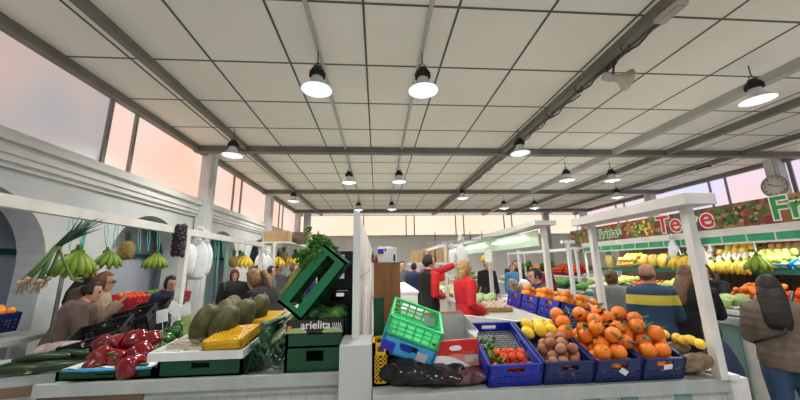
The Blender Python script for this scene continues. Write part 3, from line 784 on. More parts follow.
# ================================================================ placing by sight lines from the eye point (0, 0, 1.65)
_f = 310.; _p, _w, _r = R(11.7), R(4.3), R(-1.0)
def at(px, py, x=None, y=None, z=None):
    u, v = (px-400)/_f, (200-py)/_f
    u, v = math.cos(_r)*u-math.sin(_r)*v, math.sin(_r)*u+math.cos(_r)*v
    yy = math.cos(_p)-v*math.sin(_p); zz = math.sin(_p)+v*math.cos(_p)
    d = V((u*math.cos(_w)+yy*math.sin(_w), -u*math.sin(_w)+yy*math.cos(_w), zz))
    t = y/d.y if y is not None else x/d.x if x is not None else (z-1.65)/d.z
    return V((0, 0, 1.65))+d*t
g5 = random.Random(5)
# ---------------------------------------------------------------- island stall, left half
t = thing('stall_counter', 'long white-topped stall counter across the lower left, below the peppers and melons', 'counter', (-1.2, 2.4, 0))
MB().box((-1.0, .04, 0), (.96, 1.0, .80)).build('base', M['front_tile'], t)
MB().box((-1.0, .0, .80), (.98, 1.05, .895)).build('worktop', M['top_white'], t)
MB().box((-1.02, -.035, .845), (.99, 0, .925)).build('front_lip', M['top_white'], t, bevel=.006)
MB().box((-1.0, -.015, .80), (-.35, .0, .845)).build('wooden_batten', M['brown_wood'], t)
t = thing('stall_counter', 'white side counter carrying black crates along the left aisle', 'counter', (-2.3, 3.5, 0))
MB().box((-.42, -.05, 0), (.28, 3.1, .80)).build('base', M['front_tile'], t)
MB().box((-.45, -.08, .80), (.3, 3.15, .88)).build('worktop', M['top_white'], t)
t = thing('stall_counter', 'low white counter with dark green cucumbers at the left edge', 'counter', (-2.75, 2.62, 0), (0, 0, R(14)))
MB().box((-.5, .03, 0), (.42, .6, .82)).build('base', M['front_tile'], t)
MB().box((-.52, 0, .82), (.45, .62, .90)).build('worktop', M['top_white'], t, bevel=.005)
MB().box((-.5, -.012, .76), (.43, 0, .83)).build('wooden_batten', M['brown_wood'], t)
cu = t
cm = MB().tube([(-.17, 0, 0), (-.165, 0, 0), (-.12, 0, .004), (0, 0, .012), (.12, 0, .004), (.165, 0, 0), (.17, 0, 0)], [.004, .018, .028, .032, .028, .018, .006], 10).mesh('cucumber', M['cucumber'])
for k, (a, b_, c, lb) in enumerate(((-2.62, 2.66, .935, 'front'), (-2.50, 2.75, .935, ''), (-2.70, 2.82, .935, ''), (-2.42, 2.90, .935, ''), (-2.58, 2.78, .985, ''), (-2.36, 2.72, .935, ''), (-2.50, 2.88, .985, ''), (-2.62, 2.96, .935, ''))):
    o = link('cucumber', cm, None, (a, b_, c), (0, 0, R(g5.uniform(0, 22)))); tag(o, 'dark green cucumber lying on the low counter at the left edge', 'cucumber', 'cucumbers at the left edge')
tag(link('plastic_bag', bag_mesh('plastic_bag', .34, .22, .13, M['clear_bag'], 3, amp=.2), None, at(60, 354, y=2.98)-V((0, 0, .03)), (0, 0, R(10))), 'crumpled clear plastic bag behind the cucumbers at the left', 'plastic bag')
b = MB()
for k in range(22): leaf_blades(b, at(8+g5.uniform(-8, 16), 376, z=.91)+V((g5.uniform(-.03, .03), .04, 0)), 3, .05, .016, g5, 1, .5)
single('loose_leaves', b, M['light_leaf'], 'pale green leaf scraps on the counter corner at the far left', 'leaves')
# red peppers on a green tray
cr = crate('shallow green crate under the red peppers', (-1.83, 2.42, .925), (0, 0, 0), (.62, .42, .055), M['green_crate'], solid=True, rows=2)
w_ = MB(); w_.smooth = True
vs = [(-.29+.58*i/14, .0+.40*j/8, .008*math.sin(i*1.3+j)+.004*math.cos(j*2.1)) for j in range(9) for i in range(15)]
w_.add(vs, [(j*15+i, j*15+i+1, (j+1)*15+i+1, (j+1)*15+i) for j in range(8) for i in range(14)])
o = w_.build('wrapping_sheet', M['paper'], None, (-1.83, 2.43, .988)); so = o.modifiers.new('s', 'SOLIDIFY'); so.thickness = .003
tag(o, 'white plastic sheet lining the green crate under the red peppers', 'sheet')
single('blue_film', MB().tube([(-2.10, 2.412, .990), (-1.95, 2.405, .992), (-1.8, 2.41, .990), (-1.62, 2.405, .992), (-1.53, 2.41, .99)], [.006, .012, .010, .012, .006], 8), M['lightblue'], 'strip of blue film along the front of the green crate of peppers', 'film')
def pepper_mesh(name, m, L=.10, seed=0):
    b = MB(); prof = [(.001, .006), (.02, 0), (.044, .01), (.053, L*.3), (.054, L*.6), (.048, L*.85), (.030, L*.98), (.012, L*.95), (.001, L*.93)]
    b.lathe(prof, 20, (0, 0, -L/2), wob=lambda t: 1+.09*math.cos(4*t+seed)); return b.mesh(name, M[m])
ps = MB().tube([(0, 0, .045), (.003, 0, .066), (.012, 0, .085)], [.007, .005, .006], 7).mesh('stem', M['leaf'])
pr_ = pepper_mesh('bell_pepper', 'pepper_red', .115); pg_ = pepper_mesh('bell_pepper', 'pepper_green', .10, 1)
def pepper(me, p, rot, lb, gp, s=1):
    o = link('bell_pepper', me, None, p, rot); o.scale = (s,)*3; tag(o, lb, 'pepper', gp); link('stem', ps, o)
for (px, py, yy, rx, ry, s) in ((101, 357, 2.52, 1.2, .2, 1.15), (116, 344, 2.66, 1.5, .5, 1.15), (136, 341, 2.68, .3, 1.5, 1.25), (150, 341, 2.70, .2, 1.4, 1.15), (117, 358, 2.56, 1.4, -.5, 1.1), (140, 353, 2.58, .4, 1.2, 1.2), (131, 367, 2.45, 1.2, .8, 1.3), (104, 344, 2.74, 1.3, .1, 1.1), (128, 354, 2.66, 1.4, .4, 1.0), (94, 366, 2.48, 1.3, .1, 1.0)):
    pepper(pr_, at(px, py, y=yy), (rx, ry, g5.uniform(0, 2)), 'shiny deep red bell pepper in the heap on the green crate', 'red peppers on the green crate', s*1.12)
# black crates tilted towards the aisle
for k, (px, py, yy, lb, rz) in enumerate(((98, 347, 2.98, 'black crate behind the red peppers, nearest the camera', 24), (128, 330, 3.40, 'black crate behind the red peppers, with a white tag', 22), (150, 318, 3.95, 'black crate by the stall post, farthest of three', 20))):
    p = at(px, py, y=yy); cr = crate(lb, (p.x-.02, p.y, max(.89, p.z-.09)), (R(10), R(-14), R(rz)), (.40, .50, .17), M['black_plastic'], 'black crates on the side counter', tagpaper=[(.04, .09, 5)] if k == 1 else None)
for k in range(16):
    i, j = k % 4, k//4
    pepper(pg_, V((-1.92+.10*i+g5.uniform(-.01, .01)-.05*j, 2.95+.16*j, .945+.03*j+(.05 if i % 2 else 0))), (g5.uniform(.6, 1.5), g5.uniform(-.5, .5), g5.uniform(0, 6)), 'dark green bell pepper in the heap behind the red peppers', 'green peppers behind the red ones', 1.0)
for px, py, yy, rz, lb in ((162, 316, 3.1, 12, 'leftmost of three blank white price cards above the green peppers'), (174, 309, 3.2, -25, 'middle of three blank white price cards above the green peppers'), (185, 310, 3.3, 18, 'rightmost of three blank white price cards above the green peppers')):
    p = at(px, py, y=yy); t = thing('price_card', lb, 'price card', p, (0, R(-rz), R(-20)), 'price cards above the green peppers')
    MB().box((-.065, -.002, -.055), (.065, .002, .055)).build('card', M['paper'], t); MB().tube([(0, .004, -.03), (.0, .004, -.26)], .003, 5).build('stick', M['steel'], t)
t = thing('price_card', 'lime green paper strip hanging by the price cards near the stall post', 'price card', at(187, 326, y=3.2), (0, R(-14), R(-20))); MB().box((-.05, -.002, -.09), (.05, .002, .09)).build('card', M['light_leaf'], t); MB().tube([(0, .004, -.08), (0, .004, -.22)], .003, 5).build('stick', M['steel'], t)

# melons in a tilted white tray
crate('green crate propping up the white melon tray', (-1.21, 2.40, .925), (0, 0, 0), (.56, .50, .105), M['green_crate'], solid=True)
ty = thing('display_tray', 'tilted white display tray holding melons and straw', 'tray', (-1.235, 2.39, 1.035), (R(4), 0, 0))
MB().box((-.30, 0, 0), (.30, 1.0, .015)).build('tray_floor', M['tray_white'], ty)
for nm, a, b_ in (('front_rim', (-.30, -.012, 0), (.30, 0, .055)), ('back_rim', (-.30, 1.0, 0), (.30, 1.012, .055)), ('side_rim', (-.312, -.012, 0), (-.30, 1.012, .055)), ('side_rim', (.30, -.012, 0), (.312, 1.012, .055))):
    MB().box(a, b_).build(nm, M['tray_white'], ty)
TM = mx(ty)
b = MB()
for k in range(420):
    c = V((g5.uniform(-.27, .02), g5.uniform(.05, .95), .02+g5.random()*.05)); a = g5.uniform(0, 6.28); q = V((math.cos(a)*.045, math.sin(a)*.045, g5.uniform(-.01, .02)))
    b.tube([TM@(c-q), TM@(c+V((0, 0, .01))), TM@(c+q)], .0016, 3, cap=False)
single('straw', b, M['straw'], 'loose pale straw packed around the melons', 'straw')['kind'] = 'stuff'
mm = MB(); mm.lathe([(max(1e-5, .090*math.sin(math.pi*i/14)**.85), -.145*math.cos(math.pi*i/14)) for i in range(15)], 22, wob=lambda t: 1+.02*math.cos(9*t)); mm = mm.mesh('melon', M['melon'])
for (x, y, rz, tl, lb) in ((.0, .30, 10, 24, 'largest dark green melon, standing frontmost in the white tray'), (-.17, .34, -30, 35, 'dark green melon at the left of the tray half buried in straw'), (.03, .56, 5, 25, 'second melon back in the row in the white tray'), (.07, .80, 0, 25, 'backmost melon in the white tray beside the rear yellow box'), (-.16, .62, 20, 60, 'melon lying in the straw at the rear left of the tray'), (-.20, .85, 40, 70, 'melon at the rear left corner of the white tray')):
    o = link('melon', mm, None, TM@V((x+.035, y, .155)), (R(-tl*.5), R(16+rz*.3), R(rz))); o.scale = (1.05,)*3; tag(o, lb, 'melon', 'melons in the white tray')
    link('stem', MB().tube([(0, 0, .14), (0, 0, .158)], .007, 6).mesh('stem', M['root']), o)
def lidded(label, loc, rot, w, d, h):
    t = thing('lattice_box', label, 'box', loc, rot, 'yellow lattice boxes on the tray'); link('box_body', crate_mesh('box_body', w, d, h, M['yellow_crate'], ncol=9, handle=False, rows=3), t)
    b = MB()
    for k in range(11): x = -w/2+(w-.008)*k/10; b.box((x, 0, h), (x+.008, d, h+.006))
    for k in range(9): y = (d-.008)*k/8; b.box((-w/2, y, h), (w/2, y+.008, h+.0062))
    b.build('lattice_lid', M['yellow_crate'], t)
lidded('yellow plastic lattice box at the front right of the melon tray', TM@V((.155, .02, .05)), (R(9), R(-3), R(-4)), .27, .30, .06)
lidded('yellow plastic lattice box at the rear right of the melon tray', TM@V((.20, .66, .03)), (R(9), 0, R(-6)), .20, .28, .06)
# leeks
lk = MB().tube([(-.16, 0, 0), (-.05, 0, 0), (.14, 0, .005), (.16, 0, .005)], [.014, .015, .016, .008], 8).mesh('leek_shaft', M['leek_white'])
lg = MB()
for k in range(7):
    a = (k-3)*.16; lg.add([(-.14, -.010, .004*k-.012), (-.14, .010, .004*k-.012), (-.30, .018+.05*a, .02*(k % 3)), (-.46+.02*(k % 2), .16*a, -.04-.03*(k % 3)), (-.30, -.018+.05*a, .02*(k % 3))], [(0,1,2,4), (4,2,3)])
lg = lg.mesh('leek_leaves', M['leek_green']); lr = MB()
for k in range(7): lr.tube([(.155, 0, 0), (.19, .012*math.cos(k), .012*math.sin(k)-.004)], .002, 4)
lr = lr.mesh('leek_roots', M['root'])
for k in range(17):
    x, y, z = -.78+.004*k+g5.uniform(-.03, .03), 2.78+.016*k, 1.08+.012*k+g5.uniform(0, .03)
    o = thing('leek', 'leek in the pile between the melon tray and green crates', 'leek', (x, y, z), (R(g5.uniform(-50, 50)), R(g5.uniform(-30, -18)), R(g5.uniform(30, 66))), 'leeks by the green crates')
    for nm, me in (('leek_shaft', lk), ('leek_leaves', lg), ('leek_roots', lr)): link(nm, me, o)
b = MB()
for k in range(70): leaf_blades(b, (-.80+g5.uniform(-.1, .1), 2.46+g5.uniform(0, .5), .92+g5.uniform(0, .12)), 4, .12, .012, g5, 1, .7)
single('leek_leaf_pile', b, M['leek_green'], 'dark tangle of drooping leek leaves beside the melon tray', 'leek leaves')['kind'] = 'stuff'
# stack of green crates
c1 = crate('lower green crate of the pair stacked beside the white pillar', (-.445, 2.42, .90), (0, 0, 0), (.42, .45, .175), M['green_crate'], solid=True)
c2 = crate('upper green crate beside the white pillar, with a black and lime printed band', (-.445, 2.42, 1.078), (0, 0, 0), (.42, .45, .175), M['green_crate'], solid=True)
lb = MB().box((-.20, -.008, .10), (.20, -.001, .19)).build('printed_band', M['black'], c2)
for x in (-.135, .12): MB().prism([(-.075, 0), (.075, 0)]+[(.075*math.cos(a*math.pi/12), .034*math.sin(a*math.pi/12)) for a in range(1, 12)], -.003, 0, 'y').build('lime_patch', M['light_leaf'], lb, (x, -.009, .101))
text_obj('arielita', .078, .001, M['white_letter'], lb, (0, -.012, .152), (R(90), 0, 0), .001)
MB().box((-.198, -.011, .10), (-.17, -.008, .15)).build('orange_patch', M['orange'], lb)
bb = MB()
for k in range(5): bb.tube([(.12+.014*k, -.011, .165), (.125+.014*k, -.011, .14), (.135+.014*k, -.011, .12)], .0028, 4)
bb.build('printed_fan', M['paper'], lb)
for k in range(12):
    put_fruit('dark_greens' if k % 3 else 'greens', V((-.58+.09*(k % 4), 2.52+.11*(k//4), 1.27+.02*(k % 2))), (g5.uniform(-.4, .4), 0, g5.uniform(0, 6)), 'bunch of leafy greens in the upper green crate', 'greens in the upper green crate', .8)
# black crates standing behind
for k in range(5):
    crate(['bottom', 'second from bottom', 'middle', 'second from top', 'top'][k]+' black crate of the dark stack against the white partition', (-.36, 2.93, .90+.176*k), (0, 0, 0), (.36, .42, .172), M['black_plastic'], 'black crates stacked by the partition', solid=True)
# tilted green crate of celery
tc = thing('produce_crate', 'big green crate tipped up on its corner and full of celery', 'crate', (-.560, 2.44, 1.255), (0, R(-51), 0))
cb = crate_mesh('crate_body', .53, .38, .225, M['mid_green'], slot=True, rim=.02); cbo = link('crate_body', cb, tc, (.265, 0, 0))
TC = Matrix.Translation(tc.location)@tc.rotation_euler.to_matrix().to_4x4()
for k in range(16):
    b = MB(); yy = .04+.30*(k % 8)/7; zz = .19+.04*(k//8)
    for j in range(3): b.tube([(.03, yy, zz+.008*j), (.22, yy+.01*j, zz+.012*j+.02), (.42, yy, zz+.01*j+.02), (.50, yy, zz+.03*j)], [.011, .010, .007, .004], 6)
    t = thing('celery', 'celery bunch lying in the tipped green crate', 'celery', TC@V((0, 0, 0)), tc.rotation_euler[:], 'celery in the tipped crate'); b.build('stalks', M['celery_stalk'], t)
    b = MB()
    for j in range(22):
        c = V((.30+g5.uniform(0, .25), yy+g5.uniform(-.06, .06), zz+g5.uniform(-.03, .11)))
        for q in range(5): leaf_blades(b, c+V((g5.uniform(-.02, .02), g5.uniform(-.02, .02), g5.uniform(-.02, .02))), 2, .034, .012, g5, 1, .6)
    b.build('leaves', M['leaf'], t)
b = MB(); c = TC@V((.5, .15, .26))
b.tube([c, c+V((-.10, 0, .05)), c+V((-.14, 0, .14))], .003, 5)
for j in range(14): leaf_blades(b, c+V((-.12+g5.uniform(-.03, .03), g5.uniform(-.02, .02), .08+g5.uniform(0, .07))), 2, .035, .012, g5)
single('celery_sprig', b, M['leaf'], 'single celery sprig sticking up above the tipped green crate', 'celery')

# partition and pillar
t = thing('partition', 'tall white partition running back down the middle of the stalls', 'partition', (-.15, 2.3, 0))
MB().box((-.018, .02, 0), (.018, 5.6, 2.02)).build('panel', M['panel_white'], t)
MB().box((-.024, -.02, 1.15), (.024, .025, 2.04)).build('edge_post', M['cornice'], t)
for k in range(5): MB().box((-.021, 1.1*k+1.08, 0), (.021, 1.1*k+1.10, 2.03)).build('joint_strip', M['conduit'], t)
MB().box((-.022, .02, 1.55), (.022, 5.6, 1.57)).build('rail', M['conduit'], t)
single('pillar', MB().box((-.24, 2.12, 0), (-.035, 2.42, 1.155)), M['block'], 'square white pillar between the two halves of the stall counter', 'pillar', bevel=.006)
# wooden cabinet with leaflet box
t = thing('wooden_cabinet', 'upright oak cabinet behind the yellow crate beside the partition', 'cabinet', (.085, 2.78, .9))
MB().box((-.115, 0, 0), (.115, .26, .76)).build('body', M['wood'], t, bevel=.004)
MB().box((-.118, -.004, .755), (.118, .262, .768)).build('top_board', M['brown_wood'], t)
MB().box((-.03, -.004, 0), (-.027, 0, .75)).box((.04, -.004, 0), (.042, 0, .75)).build('board_joint', M['brown_wood'], t)
t = thing('leaflet_box', 'white and blue printed box standing on the oak cabinet', 'box', (.085, 2.86, 1.668))
MB().box((-.085, 0, 0), (.09, .12, .13)).build('carton', M['paper'], t, bevel=.003)
MB().box((-.08, -.003, .075), (-.028, .0, .12)).build('blue_print', M['blue_print'], t)
MB().box((-.02, -.003, .10), (-.005, .0, .12)).build('blue_print', M['blue_print'], t)
MB().box((-.08, -.003, .055), (-.035, .0, .066)).build('yellow_print', M['lemon'], t)
MB().box((.06, -.003, .01), (.078, .0, .07)).build('dark_print', M['black'], t)
MB().box((-.075, .02, .13), (.06, .10, .145)).build('lid', M['paper'], t)
for x, m, s, lb in ((-.075, 'dark_metal', .07, 'small dark bottle'), (-.105, 'dark_green_paint', .10, 'small green bottle')):
    single('bottle', MB().lathe([(.001, 0), (.013, 0), (.013, s*.6), (.005, s*.8), (.005, s), (.001, s)], 12, (.085+x-.02, 2.84+x*.1, 1.668)), M[m], lb+' beside the printed box on the cabinet', 'bottle')
single('red_cap_jar', MB().lathe([(.001, 0), (.016, 0), (.016, .035), (.001, .036)], 12, (-.028, 2.80, 1.668)), M['red_print'], 'small red jar in front of the bottles on the cabinet', 'jar')
# ---------------------------------------------------------------- island stall, right half
t = thing('stall_counter', 'white boarded stall counter with green inserts below the blue fruit crates', 'counter', (1.1, 2.02, 0))
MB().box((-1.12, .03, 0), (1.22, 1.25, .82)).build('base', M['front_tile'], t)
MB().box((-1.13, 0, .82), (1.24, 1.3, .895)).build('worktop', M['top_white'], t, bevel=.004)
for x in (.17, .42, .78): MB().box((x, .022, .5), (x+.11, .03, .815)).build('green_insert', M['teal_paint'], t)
MB().box((1.14, -.01, .70), (1.26, 1.0, .90)).build('side_board', M['frame_white'], t)
b = MB(); b.bar((.02, 4.2, 1.01), (1.5, 2.64, 1.01), .03, .24)
single('back_panel', b, M['panel_white'], 'long plain white board standing behind the cardboard box and blue crates', 'panel')
# frame
t = thing('market_stall', 'white timber frame with broad top beam at the corner of the fruit stall', 'frame', (2.2, 2.03, .895))
MB().box((-.027, -.027, 0), (.027, .027, 1.12)).build('post', M['frame_white'], t)
MB().box((-.027, .98, 0), (.027, 1.03, 1.12)).build('post', M['frame_white'], t)
MB().box((-.12, -.12, 1.12), (.11, 1.15, 1.20)).build('top_beam', M['frame_white'], t, bevel=.004)
MB().box((.027, -.04, .0), (.09, .04, .03)).build('foot_plate', M['paper'], t)
t = thing('market_stall', 'white frame over the middle stall with a long beam and strip light', 'frame', (2.22, 4.0, 0))
for y in (0, 2.1, 4.6): MB().box((-.03, y-.03, 0), (.03, y+.03, 2.12)).build('post', M['frame_white'], t)
MB().box((-.17, -.12, 2.12), (.12, 2.6, 2.18)).build('top_beam', M['frame_white'], t)
MB().box((-.10, 2.6, 2.10), (.08, 8.5, 2.16)).build('top_beam', M['frame_white'], t)
MB().box((-.06, .05, 1.86), (-.045, 5.2, 2.07)).build('green_fascia', M['pale_green'], t)
for y in (.35, 2.1, 3.8): MB().tube([(-.12, y, 1.99), (-.12, y+1.2, 1.99)], .018, 8).build('strip_light', M['tube_light'], t)
for y in (1.0, 3.0, 5.0, 7.0): pass
b = MB(); b.bar((-.10, 0, 2.06), (-1.9, .9, 2.02), .04).bar((-1.9, .9, 2.02), (-1.9, 5, 2.02), .035); 
# overturned lime crate on a light blue crate
r_ = (R(16), R(20), R(-3))
p0 = Vector((.215, 2.13, 1.155))
ct = crate('lime green lattice crate tipped on top of the light blue one', p0, r_, (.36, .33, .125), M['bright_green'], ncol=6, rows=3, handle=False)
c = thing('produce_crate', 'light blue crate tipped sideways under the lime green one', 'crate', mx(ct)@V((0, 0, -.118)), r_)
link('crate_body', crate_mesh('crate_body', .36, .33, .112, M['lightblue'], solid=True), c)
MB().box((.06, -.005, .02), (.13, -.001, .075)).build('paper_label', M['card_grey'], c); MB().box((-.18, -.006, .01), (-.09, -.001, .08)).build('dark_blue_corner', M['blue_print'], c); MB().box((-.05, -.004, .05), (.02, -.001, .085)).build('blue_print', M['blue_crate'], c)
crate('yellow crate standing on end beside the white pillar', (.02, 2.16, .90), (0, 0, 0), (.105, .22, .25), M['yellow_crate'], ncol=3, rows=7)
single('plastic_board', MB().box((-.03, 2.50, .9), (.05, 2.53, 1.40)), M['green_crate'], 'dark green plastic board upright behind the yellow crate', 'board')
for k, (x, w, d, h, m, lb) in enumerate(((.20, .44, .34, .17, 'bin_bag', 'shiny black bin bag under the light blue crate'), (.40, .46, .30, .125, 'bin_bag', 'flattened black bin bag below the cardboard box'), (.60, .34, .22, .09, 'pink_bag', 'crumpled reddish plastic bag below the cardboard box corner'))):
    tag(link('bin_bag', bag_mesh('bin_bag', w, d, h, M[m], k+5, n=34, k=16, amp=.20), None, (x, 2.24-.03*k, .897), (0, 0, R(8*k))), lb, 'bag')
# red and white fruit carton
t = thing('fruit_carton', 'open red and white cardboard fruit box with oval handle hole', 'box', (.515, 2.18, .985), (R(4), R(-1.5), R(3)))
W, D, Hh = .155, .26, .165
b = MB(); b.box((-W, 0, 0), (W, D, .004)); b.box((-W, D-.004, 0), (W, D, Hh)).box((-W, 0, 0), (-W+.004, D, Hh)).box((W-.004, 0, 0), (W, D, Hh)).box((-W, 0, 0), (W, .004, Hh)); b.build('box_walls', M['card_grey'], t)
MB().box((-W, -.002, .07), (W, 0, Hh)).build('red_front', M['red_print'], t)
pts = [(-W, .004), (W, .004), (W, .075)]+[(W-2*W*i/16, .072-.03*math.sin(i/16*6.0-1.2)*1.0+.012*(i/16)) for i in range(17)]
MB().prism([(-W, 0), (W, 0), (W, .06)]+[(W-2*W*i/16, .05+.032*math.sin(i/16*4.4-.6)) for i in range(17)], -.004, -.002, 'y').build('pink_wave', M['pink_print'], t)
MB().prism([(-W, 0), (W*.6, 0)]+[(W*.6-1.6*W*i/16, .002+.075*math.sin(min(1, i/13)*1.57)) for i in range(17)], -.006, -.004, 'y').build('white_wave', M['paper'], t)
MB().prism([(.03*math.cos(a*math.pi/10)+(.012 if math.cos(a*math.pi/10) > 0 else -.012), .118+.015*math.sin(a*math.pi/10)) for a in range(20)], -.007, -.002, 'y').build('handle_hole', M['paper'], t)
text_obj('frutas', .035, .0008, M['pink_print'], t, (.085, -.005, .088), (R(90), 0, 0))
MB().box((.06, -.0055, .025), (.12, -.004, .07)).build('paper_label', M['card_grey'], t)
MB().prism([(-W, Hh), (W, Hh), (W*.85, Hh+.13), (-W*.95, Hh+.13)], D-.004, D, 'y').build('back_flap', M['card_grey'], t)
MB().prism([(-W, Hh+.112), (W, Hh+.112), (W*.85, Hh+.13), (-W*.95, Hh+.13)], D-.006, D-.004, 'y').build('flap_edge', M['pink_print'], t)
MB().add([(W, .02, Hh), (W, D, Hh), (W-.01, D, Hh+.11), (W+.05, .10, Hh+.02)], [(0,1,2,3)]).build('side_flap', M['card_grey'], t).modifiers.new('s', 'SOLIDIFY').thickness = .004
MB().box((-W, -.001, Hh-.012), (W, .018, Hh)).build('front_rim', M['pink_print'], t)
# sloping blue crates of fruit
TL = R(21)
A = crate('bright blue crate holding a black tray and a few tomatoes, next to the cardboard box', (.845, 2.05, .90), (TL, 0, 0), (.345, .48, .145), M['blue_crate'])
B = crate('dark blue crate of pink potatoes with yellow quinces at the back', (1.19, 2.05, .90), (TL, 0, 0), (.325, .48, .145), M['navy_crate'])
C = crate('dark blue crate heaped with leafy oranges, left of the two orange crates', (1.515, 2.05, .90), (TL, 0, 0), (.31, .48, .145), M['navy_crate'], tagpaper=[(.03, .07, 35)])
D_ = crate('dark blue crate heaped with oranges, right of the two beside the taro roots', (1.82, 2.05, .90), (TL, 0, 0), (.285, .48, .145), M['navy_crate'], tagpaper=[(.02, .09, -6)])
mA = mx(A)
tr = thing('black_tray', 'black plastic mesh tray leaning inside the bright blue crate', 'tray', mA@V((0, .10, .04)), (TL+R(8), 0, 0))
b = MB()
for k in range(15): x = -.15+.3*k/14; b.box((x-.003, 0, 0), (x+.003, .34, .006))
for k in range(17): y = .34*k/16; b.box((-.15, y-.003, 0), (.15, y+.003, .0062))
b.build('tray_mesh', M['steel'], tr)
o = single('black_liner', MB().box((-.15, .01, .014), (.15, .46, .022)), M['black'], 'x', 'liner'); o.location = mA@V((0, .235, .016)); o.rotation_euler = (TL, 0, 0); o['label'] = 'black plastic liner on the floor of the bright blue tomato crate'
fill(A, ['tomato'], .30, .17, .027, 3, .02, 'small red tomato at the front of the bright blue crate', 'tomatoes in the bright blue crate', 3, lay=0, oy=.02)
g6 = random.Random(11); b = MB()
for k in range(34): leaf_blades(b, mA@V((-.13+g6.uniform(0, .10), .05+g6.uniform(0, .25), .08+g6.uniform(0, .04))), 3, .05, .012, g6)
single('greens_sprig', b, M['leaf'], 'green leaf sprigs at the left inside the bright blue crate', 'leaves')
fill(B, 'potato', .30, .30, .036, 3, .02, 'pinkish brown potato in the dark blue crate', 'potatoes in the dark blue crate', 4)
mB = mx(B)
for k, (x, y, z) in enumerate(((-.10, .35, .13), (-.02, .33, .165), (.07, .34, .15), (-.07, .42, .15), (.02, .42, .15), (.10, .42, .13))):
    put_fruit('lemon', mB@V((x, y, z)), (g6.uniform(-1, 1), g6.uniform(-1, 1), 0), 'large yellow quince at the back of the potato crate', 'quinces in the dark blue crate', 1.15)
for K, sd in ((C, 5), (D_, 6)):
    fill(K, ['orange', 'orange', 'leafy_orange'], .31 if K is C else .31, .46, .051, 3, .015, 'orange heaped in the dark blue crates at the right of the counter', 'oranges in the dark blue crates', sd, 1.0)
mC = mx(C)
for k, (x, y, z) in enumerate(((-.16, .36, .20), (-.19, .28, .17), (-.165, .43, .22), (.16, .33, .235), (.165, .24, .215), (.165, .43, .23), (.15, .15, .17))):
    put_fruit('leafy_orange', mC@V((x, y, z)), (g6.uniform(-1, 1), g6.uniform(-1, 1), 0), 'orange heaped in the dark blue crates at the right of the counter', 'oranges in the dark blue crates', 1.02)
b = MB()
for k in range(60): leaf_blades(b, mC@V((g6.uniform(-.2, .45), g6.uniform(.05, .45), .19+g6.uniform(0, .06))), 1, .08, .02, g6, 1, .3)
single('orange_leaves', b, M['dark_leaf'], 'dark green leaves scattered over the heap of oranges', 'leaves')
# side crates facing the aisle
sides = [(3.62, 'blue crate of oranges at the stall edge, farthest of three in the row'), (3.24, 'blue crate of oranges at the stall edge, middle of the row'), (2.86, 'blue crate of oranges at the stall edge, nearest of the row')]
for k, (yy, lb) in enumerate(sides):
    cr = crate(lb, (1.62, yy+.18, 1.13), (R(-16), 0, R(-90)), (.36, .50, .17), M['blue_crate'], 'blue crates along the stall edge')
    fill(cr, ['mandarin', 'small_orange'], .32, .46, .040, 4, .02, 'orange in the row of blue crates along the stall edge', 'oranges in the side crates', 20+k)
single('side_riser', MB().prism([(1.62, .895), (2.12, .895), (2.12, .975), (1.62, 1.12)], 2.68, 3.8, 'y'), M['frame_white'], 'white riser board under the side row of blue crates', 'riser')
cl = crate('blue crate with a few lemons next to the white corner post', (2.02, 2.33, .96), (R(11), 0, R(-90)), (.56, .20, .125), M['navy_crate'])
cl.location = (1.995, 2.60, .93); cl.rotation_euler = (R(11), 0, R(-90))
for k, (px, py, yy) in enumerate(((664, 334, 2.62), (684, 340, 2.45), (691, 340, 2.42), (700, 344, 2.36), (677, 338, 2.52))):
    p = at(px, py, x=2.09); put_fruit('lemon', p, (0, 1.2, g6.uniform(0, 3)), 'yellow lemon in the blue crate next to the corner post', 'lemons by the corner post', .85)
tm = MB(); tm.smooth = True; vs = []; n, k_ = 18, 14
for i in range(k_+1):
    a = math.pi*i/k_
    for j in range(n):
        t_ = 2*math.pi*j/n; q = 1+.05*math.sin(3*t_+i*.6)+.04*math.sin(i*2.2)+.03*math.sin(7*t_-i)
        vs.append((max(1e-5, math.sin(a))*.058*q*math.cos(t_)*(1+.25*math.cos(a)), max(1e-5, math.sin(a))*.052*q*math.sin(t_), -.105*math.cos(a)))
tm.add(vs, [(i*n+j, i*n+(j+1) % n, (i+1)*n+(j+1) % n, (i+1)*n+j) for i in range(k_) for j in range(n)]); tm = tm.mesh('taro_root', M['taro'])
for (x, y, z, rx, ry, rz, s, lb) in ((2.045, 2.09, .975, 55, 18, 10, 1.0, 'hairy brown taro root lying next to the orange crate'), (2.15, 2.12, .97, 58, -34, 20, 1.05, 'ridged taro root between the other roots and the corner post'), (2.09, 2.20, 1.04, 75, 20, 30, .8, 'taro root lying on top behind the front two'), (2.26, 2.15, .955, 85, 0, 60, .7, 'small taro root on the right side of the corner post')):
    tag(link('taro_root', tm, None, (x, y, z), (R(rx), R(ry), R(rz))), lb, 'taro', 'taro roots by the corner post').scale = (s,)*3
t = thing('wicker_basket', 'brown wicker basket behind the taro roots by the corner post', 'basket', (2.16, 2.33, .9))
b = MB(); b.lathe([(.001, .005), (.07, .005), (.085, .09), (.08, .09), (.065, .02), (.001, .02)], 24, wob=lambda t: 1+.03*math.cos(24*t)); b.build('basket_body', M['card'], t)
b = MB(); b.tube([(.085*math.cos(a*math.pi/12), .085*math.sin(a*math.pi/12), .09) for a in range(25)], .008, 6); b.build('basket_rim', M['brown_wood'], t)

